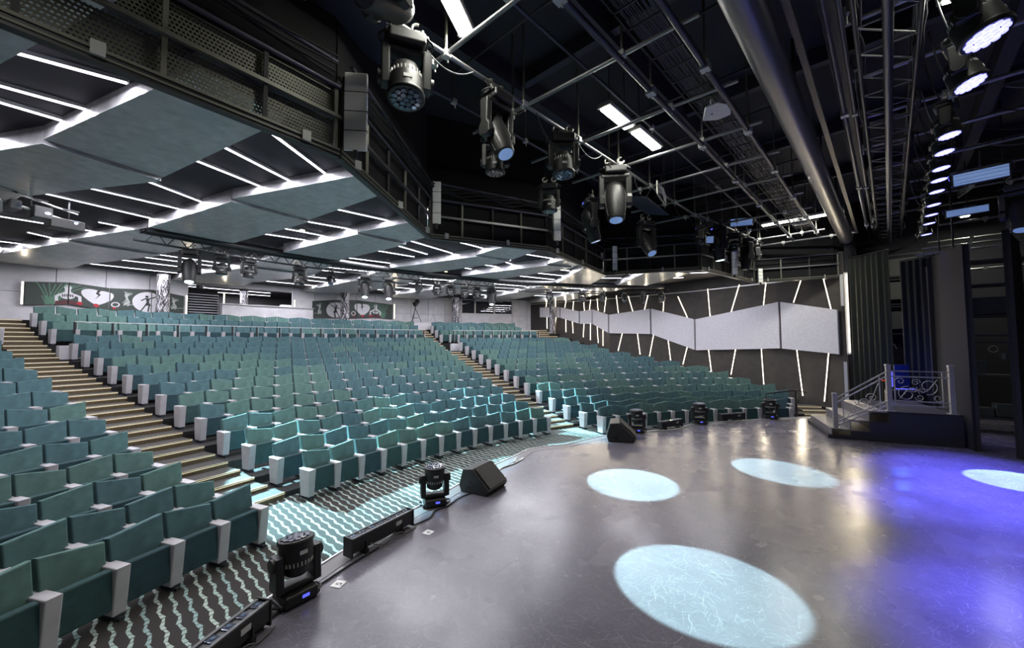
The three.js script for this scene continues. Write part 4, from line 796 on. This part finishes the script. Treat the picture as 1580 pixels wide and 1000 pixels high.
// ---------------------------------------------------------------- platform with steps and a scrolled railing
{
  const A = V(7.3, 0, -7.96), Bp = V(8.12, 0, -5.46), d = Bp.clone().sub(A).normalize(), n = V(-d.z, 0, d.x).multiplyScalar(-1); // n towards the wing
  if (n.x < 0) n.negate();
  const turn = Math.atan2(d.x, d.z), L = A.distanceTo(Bp);   // local z runs from the steps to the deck, local x into the wing
  const t = thing('stage_platform', 'black platform with three steps at the right of the stage', 'platform', [A.x, STAGE_Y, A.z], turn);
  const X = Math.sign(n.x * Math.cos(turn) - n.z * Math.sin(turn)) || 1, W = 2.3, H = .79;
  const q = new B().box(W, H - .03, L - 1.25, X * W / 2, (H - .03) / 2, 1.25 + (L - 1.25) / 2); q.mesh('body', std([.018, .019, .026], .6), t);
  new B().box(W + .02, .03, L - 1.23, X * W / 2, H - .015, 1.24 + (L - 1.25) / 2).mesh('deck', std([.010, .010, .014], .95), t);
  new B().box(W, .10, 1.3, X * W / 2, .05, .62).mesh('step_base', std([.018, .019, .026], .6), t);
  for (let i = 0; i < 3; i++) { const z0 = .05 + i * .4, h = .26 * (i + 1); new B().rbox(W - .05, .035, .41, .008, X * W / 2, h - .018 - .0, z0 + .2).mesh('tread', std([.14, .135, .15], .45), t); new B().box(W - .05, .24, .02, X * W / 2, h - .14, z0 + .012).mesh('riser', std([.12, .115, .13], .5), t); }
  new B().ext([[.02, .1], [.45, .1], [.45, .24], [.85, .24], [.85, .5], [1.25, .5], [1.25, .02], [.02, .02]], .02, new THREE.Matrix4().makeBasis(V(0, 0, 1), V(0, 1, 0), V(-1, 0, 0)).setPosition(.01, 0, 0)).mesh('stringer', std([.02, .02, .03], .55), t);
  new B().box(.02, .02, L - 1.3, -X * .005, H - .04, 1.27 + (L - 1.25) / 2).mesh('edge_strip', blackMetal, t);
  const r = thing('ornate_railing', 'grey metal railing with curled ironwork on the platform and its steps', 'railing', [A.x, STAGE_Y, A.z], turn);
  const iron = std([.36, .35, .33], .42, .5), x = X * .09;
  const p0 = [.16, .26, .90], p1 = [1.30, H, 1.17], p2 = [L - .14, H, 1.16];
  for (const [z, y, h] of [p0, p1, p2]) { const m = new B().rbox(.10, h, .10, .008, x, y + h / 2, z).mesh('post', std([.40, .39, .37], .5, .2, { map: noiseTex(64, 8, .7, 1, 3, 8, 8) }), r); new B().rbox(.115, .05, .115, .012, x, y + h + .02, z).box(.18, .02, .18, x, y + .01, z).mesh('cap', iron, m); }
  const rails = [[V(x, p0[1] + .78, p0[0]), V(x, p1[1] + 1.04, p1[0])], [V(x, p0[1] + .66, p0[0]), V(x, p1[1] + .92, p1[0])], [V(x, p0[1] + .16, p0[0]), V(x, p1[1] + .28, p1[0])], [V(x, p0[1] + .06, p0[0]), V(x, p1[1] + .17, p1[0])],
    [V(x, H + 1.04, p1[0]), V(x, H + 1.03, p2[0])], [V(x, H + .90, p1[0]), V(x, H + .89, p2[0])], [V(x, H + .28, p1[0]), V(x, H + .27, p2[0])], [V(x, H + .17, p1[0]), V(x, H + .16, p2[0])]];
  for (const [p, q] of rails) new B().bar(p, q, .03, .03).mesh('rail', iron, r);
  const up = (z, y0, y1) => new B().bar(V(x, y0, z), V(x, y1, z), .022, .022).mesh('baluster', iron, r);
  up(1.42, H + .17, H + 1.04); up(p2[0] - .16, H + .16, H + 1.03); up(.34, .42, 1.14); up(1.12, .80, 1.72);
  const curl = (cz, cy, R, a0, turns, dir, grow = 1) => { const pts = []; for (let i = 0; i <= 26; i++) { const f = i / 26, a = a0 + dir * f * turns * Math.PI * 2, rad = R * Math.pow(1 - f * .82, grow); pts.push(V(x, cy + rad * Math.sin(a), cz + rad * Math.cos(a))); } new B().tube(pts, .010, 5, 40).mesh('scroll', iron, r); };
  const m0 = 1.42, m1 = p2[0] - .16, mw = m1 - m0;
  curl(m0 + mw * .26, H + .46, .20, Math.PI * .45, 1.3, 1); curl(m0 + mw * .70, H + .66, .21, -Math.PI * .55, 1.3, 1); curl(m0 + mw * .12, H + .78, .10, Math.PI, 1.2, -1); curl(m0 + mw * .90, H + .38, .10, 0, 1.2, -1);
  curl(m0 + mw * .45, H + .76, .09, 0, 1.4, 1); curl(m0 + mw * .52, H + .38, .09, Math.PI, 1.4, 1); curl(m0 + mw * .40, H + .58, .08, 1, 1.3, -1); curl(m0 + mw * .58, H + .54, .08, 4, 1.3, -1);
  curl(.78, .95, .15, 0, 1.3, 1); curl(.95, 1.12, .12, Math.PI, 1.3, -1); curl(.55, .78, .10, .5, 1.3, 1); curl(.62, .98, .07, 3, 1.3, -1); curl(.92, .86, .08, 5, 1.3, 1);
  new B().tube([V(x, H + .34, m0 + mw * .1), V(x, H + .62, m0 + mw * .35), V(x, H + .52, m0 + mw * .62), V(x, H + .84, m0 + mw * .9)], .010, 5, 30).tube([V(x, .52, .4), V(x, .9, .6), V(x, .95, .85), V(x, 1.5, 1.1)], .010, 5, 30).mesh('scroll', iron, r);
}
{ // small handrail beside the wall steps
  const t = thing('handrail', 'slim black handrail beside the steps at the end of the right front row', 'handrail', [11.25, 0, -9.25]);
  new B().rbox(.07, 1.15, .07, .01, 0, .575, 0).mesh('post', blackMetal, t);
  new B().bar(V(0, 1.13, 0), V(-.2, .95, -.9), .035, .04).bar(V(0, 1.13, 0), V(.9, .98, .2), .03, .03).pipe(V(-.2, .95, -.9), V(-.25, .0, -.95), .015, 6).mesh('rail', blackMetal, t);
  new B().rbox(.14, .02, .14, .004, 0, .01, 0).mesh('foot_plate', aluMat, t);
}
// ---------------------------------------------------------------- wing at the right: curtain, masking flats, racks
function drape(name, label, a, b, y0, y1, folds, depth, mat) {
  const n = folds * 8, g = new THREE.PlaneGeometry(1, 1, n, 12), p = g.attributes.position, A = V(...a), Bq = V(...b), d = Bq.clone().sub(A), nn = V(-d.z, 0, d.x).normalize();
  for (let i = 0; i < p.count; i++) {
    const s = p.getX(i) + .5, v = p.getY(i) + .5, w = depth * (Math.sin(s * folds * 6.283) + .35 * Math.sin(s * folds * 2.7 + 1)) * (1 - .35 * v);
    p.setXYZ(i, A.x + d.x * s + nn.x * w, y0 + (y1 - y0) * v, A.z + d.z * s + nn.z * w);
  }
  g.computeVertexNormals();
  const back = g.clone(), q = back.attributes.position; for (let i = 0; i < q.count; i++) q.setXYZ(i, q.getX(i) - nn.x * .02, q.getY(i), q.getZ(i) - nn.z * .02); back.index.array.reverse(); back.computeVertexNormals();
  const t = thing(name, label, 'curtain'); new B().add(g).add(back).mesh('cloth', mat, t);
  new B().pipe(V(A.x, y1 + .04, A.z), V(Bq.x, y1 + .04, Bq.z), .03, 8).mesh('track', blackMetal, t);
}
drape('stage_curtain', 'dark greenish black curtain hanging in folds beside the end of the right wall', [13.72, 0, -7.72], [12.75, 0, -6.62], STAGE_Y + .02, 6.1, 7, .07, std([.020, .023, .019], .95));
drape('stage_curtain', 'black curtain strip hanging behind the platform left of the tall masking panel', [12.4, 0, -6.35], [11.9, 0, -5.55], STAGE_Y + .02, 5.6, 5, .05, std([.008, .009, .011], .95));
function flat(ax, az, bx, bz, y1a, y1b, label, m) {
  const t = thing('masking_panel', label, 'panel'), a = V(ax, 0, az), b = V(bx, 0, bz), d = b.clone().sub(a).normalize(), n = V(-d.z, 0, d.x).multiplyScalar(.04);
  const P = (p, s, y) => p.clone().addScaledVector(n, s).setY(y);
  new B().prism([P(a, 1, STAGE_Y), P(b, 1, STAGE_Y), P(b, -1, STAGE_Y), P(a, -1, STAGE_Y)].reverse(), [P(a, 1, y1a), P(b, 1, y1b), P(b, -1, y1b), P(a, -1, y1a)].reverse()).mesh('sheet', m, t);
  const f = new B(); f.bar(P(a, 1.2, STAGE_Y + .02).setY(STAGE_Y), P(a, 1.2, y1a), .06, .06).bar(P(b, -1.6, STAGE_Y), P(b, -1.6, y1b), .06, .1); f.mesh('frame', black, t);
  new B().pipe(P(a, 0, y1a).lerp(P(b, 0, y1b), .3), P(a, 0, 8.6).lerp(P(b, 0, 8.6), .3), .02, 6).mesh('hanger', blackMetal, t);
}
flat(7.92, -5.30, 9.65, -5.74, 5.22, 5.22, 'tall dark masking panel standing at the end of the platform', std([.006, .006, .010], .95));
flat(7.6, -4.72, 9.6, -4.25, 5.4, 5.4, 'tall dark masking panel at the right edge of the picture', std([.006, .0065, .007], .95));
flat(11.2, -5.35, 12.0, -5.75, 5.0, 5.3, 'narrow dark masking panel behind the platform', std([.014, .015, .02], .6));
{ const t = thing('wing_rack', 'dark metal shelving seen between the two tall masking panels', 'rack', [11.4, STAGE_Y, -4.55], 1.7);
  const u = new B(); for (const x of [-.7, .7]) for (const z of [-.3, .3]) u.box(.06, 5.1, .06, x, 2.55, z); u.mesh('upright', blackMetal, t);
  for (const y of [.4, 1.6, 2.55, 2.75, 3.3, 4.2, 4.9]) new B().box(1.5, .05, .7, 0, y, 0).mesh('shelf', std([.05, .05, .055], .6), t);
  for (const [x, y, w, h] of [[-.3, 2.15, .25, .2], [.3, 1.85, .3, .35], [-.2, .62, .5, .35], [.25, .55, .35, .25], [0, 3.6, 1.2, .5]]) new B().rbox(w, h, .4, .02, x, y, 0).mesh('box', std([.06, .07, .07], .6), t);
  new B().torus(.09, .012, -.1, 2.35, .33).mesh('cable_coil', aluMat, t); }
{ const t = thing('wall_rack', 'rectangular metal frames fixed to the dark wing wall behind the railing', 'frame', [15.9, 0, -6.3]);
  const f = new B(); for (const [y, h] of [[3.2, 1.1], [4.4, 1.0], [5.5, .9]]) { f.box(.05, .04, 1.3, 0, y, 0).box(.05, .04, 1.3, 0, y + h, 0).box(.05, h, .04, 0, y + h / 2, -.65).box(.05, h, .04, 0, y + h / 2, .65); } f.box(.05, 5.6, .05, .1, 3.1, .9); f.mesh('frame', std([.075, .075, .08], .5, .4), t);
  for (const [y, z] of [[3.75, .1], [4.95, -.1], [5.9, 0]]) new B().box(.08, .7, 1.0, .06, y, z).mesh('panel', std([.11, .11, .10], .6), t);
  new B().rbox(.1, .12, .2, .02, -.05, 2.9, .2).mesh('socket', whiteMetal, t);
  new B().tube([V(0, 3.1, -.6), V(-.02, 2.7, -.5), V(-.02, 2.8, -.3), V(0, 2.6, -.2)], .012, 5, 16).mesh('cable', aluMat, t); }
{ const t = thing('blue_console', 'small equipment stand glowing blue behind the railing', 'equipment', [11.9, STAGE_Y, -6.45], -1.2);
  new B().rbox(.8, 1.0, .4, .03, 0, .5, 0).mesh('cabinet', blackGloss, t); new B().box(.06, .5, .02, -.3, 1.35, .1).box(.5, .03, .02, .0, 1.05, .21).mesh('blue_strip', screenBlue, t); new B().rbox(.4, .75, .05, .01, .05, 1.45, -.1).mesh('screen', std([.004, .01, .06], .5), t);
  new B().box(.12, .03, .02, -.5, 1.3, .1).mesh('red_lamp', new THREE.MeshStandardMaterial({ color: 0x300000, emissive: col(1, .08, .02), emissiveIntensity: .5 }), t);
  const l = new THREE.PointLight(col(.05, .12, 1), 2, 0, 2); l.position.set(11.1, 2.1, -6.55); l.castShadow = true; scene.add(l); }
// ---------------------------------------------------------------- barrier, murals, columns and the rear of the house
function barrier(a0, a1, n, label) {
  const r = 27.45, y = 2.92, t = thing('row_barrier', label, 'railing');
  new B().sector(r - .02, r + .02, a0, a1, y + .78, y + .81, 24).mesh('top_rail', whiteMetal, t);
  for (let i = 0; i <= n; i++) { const a = a0 + (a1 - a0) * i / n; new B().box(.05, .78, .05, pol(r, a).x, y + .39, pol(r, a).z, 0, -a * D).mesh('post', blackMetal, t); new B().box(.014, .72, .014, pol(r - .03, a + .12).x, y + .4, pol(r - .03, a + .12).z).mesh('edge', aluMat, t); }
  new B().sector(r - .1, r + .1, a0, a1, rowY(13), y + .02, 24).mesh('kerb', terraceMat, t);
}
barrier(-14.6, 14.6, 15, 'long black post barrier with pale top rail above the centre block');
barrier(18.5, 30.5, 9, 'black post barrier with pale top rail above the right block');
[[-15.0, 'low pale box at the head of the left aisle beside the barrier'], [18.4, 'low pale box at the head of the middle aisle beside the barrier']].forEach(([a, l]) => { const p = pol(27.0, a), t = thing('low_box', l, 'box', [p.x, rowY(13), p.z], -a * D); new B().rbox(.55, .46, .3, .012, 0, .26, 0).mesh('body', plaster, t); new B().box(.57, .03, .32, 0, .03, 0).mesh('plinth', darkFoot, t); });

// murals: dark panels with loose white drawings
const muralTex = tex(canvas(2048, 512, (g, w, h) => {
  g.fillStyle = '#3b4440'; g.fillRect(0, 0, w, h);
  for (let i = 0; i < 9000; i++) { const s = 40 + rnd() * 40; g.fillStyle = `rgba(${s},${s + 8},${s + 2},.12)`; g.fillRect(rnd() * w, rnd() * h, 5, 3); }
  const W = '#dcdadf', R = '#b5232c';
  g.lineCap = 'round'; g.strokeStyle = '#56806a'; g.lineWidth = 16;
  for (let i = 0; i < 9; i++) { g.beginPath(); g.moveTo(240 + (i % 3) * 30, 500); g.quadraticCurveTo(230 + i * 20, 260, 120 + i * 70, 10 + (i * 37) % 60); g.stroke(); }
  for (let i = 0; i < 6; i++) { g.beginPath(); g.moveTo(230 + i * 22, 500); g.quadraticCurveTo(200 + i * 40, 330, 180 + i * 50, 310); g.stroke(); }
  const torso = (x, y, s) => { g.fillStyle = W; g.beginPath(); g.ellipse(x, y, 62 * s, 66 * s, 0, 0, 7); g.fill(); g.fillRect(x - 22 * s, y - 120 * s, 44 * s, 60 * s); g.beginPath(); g.ellipse(x, y - 140 * s, 30 * s, 38 * s, 0, 0, 7); g.fill();
    g.strokeStyle = W; g.lineWidth = 30 * s; g.beginPath(); g.moveTo(x - 60 * s, y - 20 * s); g.lineTo(x - 95 * s, y + 10 * s); g.lineTo(x - 92 * s, y + 130 * s); g.stroke(); g.beginPath(); g.moveTo(x + 60 * s, y - 20 * s); g.lineTo(x + 105 * s, y + 5 * s); g.lineTo(x + 110 * s, y + 110 * s); g.stroke();
    g.strokeStyle = '#2c3230'; g.lineWidth = 7 * s; for (let i = 0; i < 5; i++) { g.beginPath(); g.moveTo(x - 44 * s + i * 20 * s, y - 22 * s); g.lineTo(x - 40 * s + i * 20 * s, y + 22 * s); g.lineTo(x - 30 * s + i * 20 * s, y - 6 * s); g.stroke(); }
    g.fillStyle = '#57252a'; g.fillRect(x - 105 * s, y + 96 * s, 215 * s, 60 * s); g.fillStyle = R; g.beginPath(); g.arc(x + 108 * s, y + 118 * s, 28 * s, 0, 7); g.fill(); g.fillStyle = '#7fa890'; g.fillRect(x - 28 * s, y - 160 * s, 60 * s, 14 * s); };
  const heart = (x, y, s, tip) => { g.fillStyle = W; g.beginPath(); g.moveTo(x, y + 190 * s); g.bezierCurveTo(x - 230 * s, y + 40 * s, x - 190 * s, y - 130 * s, x - 6 * s, y - 90 * s); g.lineTo(x + 20 * s, y - 80 * s); g.bezierCurveTo(x + 200 * s, y - 130 * s, x + 230 * s, y + 40 * s, x, y + 190 * s); g.fill(); g.fillStyle = '#333b38'; g.beginPath(); g.moveTo(x + 10 * s, y - 100 * s); g.lineTo(x - 14 * s, y - 20 * s); g.lineTo(x + 14 * s, y + 6 * s); g.lineTo(x - 20 * s, y + 90 * s); g.lineTo(x + 40 * s, y - 14 * s); g.lineTo(x + 18 * s, y - 36 * s); g.lineTo(x + 44 * s, y - 104 * s); g.fill(); if (tip) { g.fillStyle = R; g.beginPath(); g.arc(x - 4 * s, y + 190 * s, 30 * s, 0, 7); g.fill(); } };
  const ringg = (x, y, r) => { g.strokeStyle = W; g.lineWidth = r * .36; g.beginPath(); g.arc(x, y, r, 0, 7); g.stroke(); g.fillStyle = R; g.beginPath(); g.arc(x - r * .3, y + r * 1.6, r * .42, 0, 7); g.fill(); };
  const knot = (x, y, s) => { g.strokeStyle = '#b9bdb9'; g.lineWidth = 7 * s; for (let i = 0; i < 9; i++) { const j = (i * 37) % 50 - 25; g.beginPath(); g.moveTo(x + (i * 23 % 70 - 30) * s, y - (120 - i * 7) * s); g.bezierCurveTo(x - (50 + j) * s, y - (60 - j) * s, x + (40 + j) * s, y + j * s, x - (20 - j) * s, y + (60 + i * 5) * s); g.stroke(); } g.beginPath(); g.moveTo(x, y + 90 * s); g.quadraticCurveTo(x + 70 * s, y + 60 * s, x + 120 * s, y + 90 * s); g.stroke(); };
  const dancer = (x, y, s) => { g.fillStyle = W; g.beginPath(); g.arc(x, y, 170 * s, 0, 7); g.fill(); g.fillStyle = '#2c3330'; g.beginPath(); g.arc(x - 10 * s, y - 90 * s, 20 * s, 0, 7); g.fill(); g.beginPath(); g.moveTo(x - 26 * s, y - 66 * s); g.lineTo(x + 24 * s, y - 66 * s); g.lineTo(x + 14 * s, y); g.lineTo(x + 44 * s, y + 60 * s); g.lineTo(x - 34 * s, y + 60 * s); g.lineTo(x - 12 * s, y); g.fill(); g.strokeStyle = '#2c3330'; g.lineWidth = 16 * s; for (const [a, b, c, d] of [[-20, 50, -70, 150], [20, 50, 6, 155], [20, -60, 90, -110], [-22, -60, -70, -20]]) { g.beginPath(); g.moveTo(x + a * s, y + b * s); g.lineTo(x + c * s, y + d * s); g.stroke(); } };
  torso(470, 300, 1.3); heart(820, 205, 1.25, true); ringg(1050, 380, 50); knot(1215, 250, 1.5); dancer(1500, 285, 1.3); knot(1900, 260, 1.5); ringg(1640, 70, 12);
}), 1, 1);
const muralMat = std([1, 1, 1], .55, 0, { map: muralTex });
function mural(list, label, u0, u1) {
  const R = 31.9, t = thing('mural', label, 'mural'), A = list[0][0], Z = list[list.length - 1][0];
  for (let i = 0; i < list.length - 1; i++) {
    const [a, y0, y1] = list[i], [b, z0, z1] = list[i + 1], pa = (r, aa, y) => pol(r, aa + (aa === a ? .03 : -.03), y);
    const f = [pa(R, a, y0), pa(R, b, z0), pa(R, b, z1), pa(R, a, y1)], g = new THREE.BufferGeometry(), pos = [], uv = [], U = (aa) => u0 + (u1 - u0) * (aa - A) / (Z - A), uu = [U(a), U(b), U(b), U(a)], vv = [0, 0, 1, 1];
    for (const k of [0, 1, 2, 0, 2, 3]) { pos.push(f[k].x, f[k].y, f[k].z); uv.push(uu[k], vv[k]); }
    g.setAttribute('position', new THREE.Float32BufferAttribute(pos, 3)); g.setAttribute('uv', new THREE.Float32BufferAttribute(uv, 2)); g.computeVertexNormals();
    const p = put('panel', g, muralMat, t);
    new B().prism([pa(R + .004, a, y0 + .002), pa(R + .004, b, z0 + .002), pa(R + .09, b, z0 + .002), pa(R + .09, a, y0 + .002)], [pa(R + .004, a, y1 - .002), pa(R + .004, b, z1 - .002), pa(R + .09, b, z1 - .002), pa(R + .09, a, y1 - .002)]).mesh('backing', black, p);
  }
}
mural([[-15.2, 4.48, 5.39], [-13.1, 4.60, 5.51], [-10.9, 4.44, 5.41], [-8.4, 4.42, 5.50], [-6.2, 4.49, 5.31]], 'long dark mural of white hearts and figures on the rear wall at left', 0, 1);
mural([[4.6, 4.5, 5.52], [6.9, 4.55, 5.66], [9.3, 4.58, 5.74], [11.4, 4.66, 5.66], [13.5, 4.58, 5.57]], 'dark mural of white hearts and figures behind the middle column', 1, 0);
[[-15.3, 4.5, 5.38, 'warm light strip at the left edge of the left mural'], [-6.08, 4.4, 5.35, 'warm light strip at the right edge of the left mural'], [-3.3, 4.9, 5.6, 'warm light strip at the left end of the rear counter'], [13.65, 4.6, 5.6, 'warm light strip at the right edge of the middle mural'], [33.7, 5.0, 6.2, 'warm light strip where the rear wall meets the right wall'], [2.8, 5.1, 5.5, 'warm light strip at the left edge of the middle mural']].forEach(([a, y0, y1, l]) => {
  const p = pol(31.86, a), t = thing('mural_light_strip', l, 'light strip', [p.x, y0, p.z], -a * D);
  new B().box(.07, y1 - y0, .05, 0, (y1 - y0) / 2, -.01).mesh('channel', aluMat, t); new B().box(.05, y1 - y0 - .02, .01, 0, (y1 - y0) / 2, .022).mesh('diffuser', wallLed, t);
  areaLight(pol(31.82, a, (y0 + y1) / 2), V(0, 1, 0), pol(1, a).negate(), y1 - y0, .05, LEVEL.wallColor, LEVEL.wallStrip * .6);
});
// columns wrapped in a black and white branching print
const bark = tex(canvas(512, 1024, (g, w, h) => { g.fillStyle = '#d8d5db'; g.fillRect(0, 0, w, h); for (let i = 0; i < 420; i++) { g.strokeStyle = i % 5 ? '#1c1b1f' : '#8d8a90'; g.lineWidth = 2 + rnd() * 11; let x = rnd() * w, y = rnd() * h; g.beginPath(); g.moveTo(x, y); for (let k = 0; k < 3; k++) { x += (rnd() - .5) * 70; y += 30 + rnd() * 60; g.lineTo(x, y); } g.stroke(); } }), 1, 1);
const barkMat = std([1, 1, 1], .5, 0, { map: bark });
[[-8.0, 31.1, .24, TOP_Y, 'patterned column standing in front of the left mural'], [7.5, 31.0, .26, TOP_Y, 'patterned column standing in front of the middle mural'], [21.1, 31.0, .27, TOP_Y, 'patterned column at the head of the middle aisle beside the rear window'], [34.1, 29.6, .22, 3.5, 'patterned column near the far end of the right wall'], [-.4, 35.0, .2, TOP_Y, 'slim patterned column in the bar beyond the rear counter'], [-4.6, 33.2, .16, TOP_Y, 'slim patterned column left of the rear counter']].forEach(([a, r, rad, y, l]) => {
  const p = pol(r, a), t = thing('column', l, 'column', [p.x, y, p.z], rnd() * 6);
  put('shaft', new THREE.CylinderGeometry(rad, rad, SLAB - y, 28).translate(0, (SLAB - y) / 2, 0), barkMat, t);
  new B().cyl(rad + .03, rad + .03, .1, 0, .05, 0, 28).cyl(rad + .04, rad + .04, .08, 0, SLAB - y - .05, 0, 28).mesh('collar', blackMetal, t);
});
{ const p = pol(31.2, 17.1), t = thing('camera_stand', 'white raised stand under the camera tripod at the rear', 'stand', [p.x, 3.4, p.z], -17.1 * D);
  new B().rbox(1.85, .94, .8, .01, 0, .47, 0).mesh('body', plaster, t); new B().box(1.9, .03, .85, 0, .955, 0).mesh('top', whiteMetal, t);
  const c = pol(31.2, 15.9), k = thing('tripod_camera', 'video camera tilted on a tripod at the rear wall', 'camera', [c.x, 4.37, c.z], -16 * D);
  for (const a of [.3, 2.4, 4.5]) new B().pipe(V(.42 * Math.cos(a), 0, .34 * Math.sin(a)), V(0, .95, 0), .02, 6).mesh('leg', blackMetal, k);
  new B().cyl(.03, .03, .3, 0, 1.0, 0, 10).torus(.2, .01, 0, .3, 0, Math.PI / 2).rbox(.16, .08, .16, .02, 0, 1.12, 0).mesh('head', blackGloss, k);
  new B().rbox(.2, .24, .5, .03, .06, 1.33, 0, -.5, .5).rbox(.14, .1, .2, .02, .12, 1.52, -.1, -.5, .5).mesh('body', blackGloss, k); new B().cyl(.07, .06, .2, .05, 1.2, .28, 14, Math.PI / 2 - .5).mesh('lens', lensMat, k);
  const s = pol(31.1, 18.2), m = thing('light_stand', 'slim folding stand beside the camera tripod', 'stand', [s.x, 4.37, s.z], .4);
  for (const a of [.2, 2.3, 4.4]) new B().pipe(V(.26 * Math.cos(a), 0, .26 * Math.sin(a)), V(0, .6, 0), .014, 6).mesh('leg', greyBox, m); new B().pipe(V(0, .55, 0), V(0, 1.1, 0), .014, 6).mesh('pole', greyBox, m); }
{ const t = thing('louvre_screen', 'dark slatted screen in the opening left of the rear counter', 'screen');
  const a0 = -5.8, a1 = -3.6; for (let i = 0; i < 9; i++) new B().sector(32.1, 32.2, a0, a1, TOP_Y + .55 + i * .13, TOP_Y + .60 + i * .13, 2).mesh('slat', std([.4, .4, .44], .4), t);
  new B().sector(32.3, 32.34, a0, a1, TOP_Y, 5.8, 2).mesh('back', black, t); }
[[-18.2, 4.3, 5.35, 'pale noticeboard with a dark patterned edge on the rear wall at far left']].forEach(([a, y0, y1, l]) => {
  const p = pol(31.9, a - 1), t = thing('wall_board', l, 'board', [p.x, y0, p.z], -a * D); new B().rbox(2.2, y1 - y0, .05, .01, 0, (y1 - y0) / 2, 0).mesh('board', std([.52, .52, .55], .5), t); new B().box(.1, .8, .06, .98, .55, 0).mesh('edge', barkMat, t); new B().box(2.3, .5, .1, 0, -.3, 0).mesh('lower_board', std([.4, .4, .41], .5), t); });
[[1.6, 35.5, 'left bar cabinet seen beyond the counter'], [3.6, 34.6, 'blue lit machine at the right of the rear bar']].forEach(([a, r, l], i) => { const p = pol(r, a), t = thing('bar_unit', l, 'cabinet', [p.x, TOP_Y, p.z], -a * D); new B().rbox(1.1, 1.55, .5, .02, 0, .78, 0).mesh('body', i ? plaster : std([.1, .1, .11], .4), t); new B().box(1.0, .05, .02, 0, 1.28, .26).mesh('strip', i ? screenBlue : aluMat, t); });

for (const o of scene.children) if (o.isLight && !o.name) o.name = numbered(o.isRectAreaLight ? 'area_lamp' : o.isSpotLight ? 'beam_lamp' : 'point_lamp');
renderer.render(scene, camera);
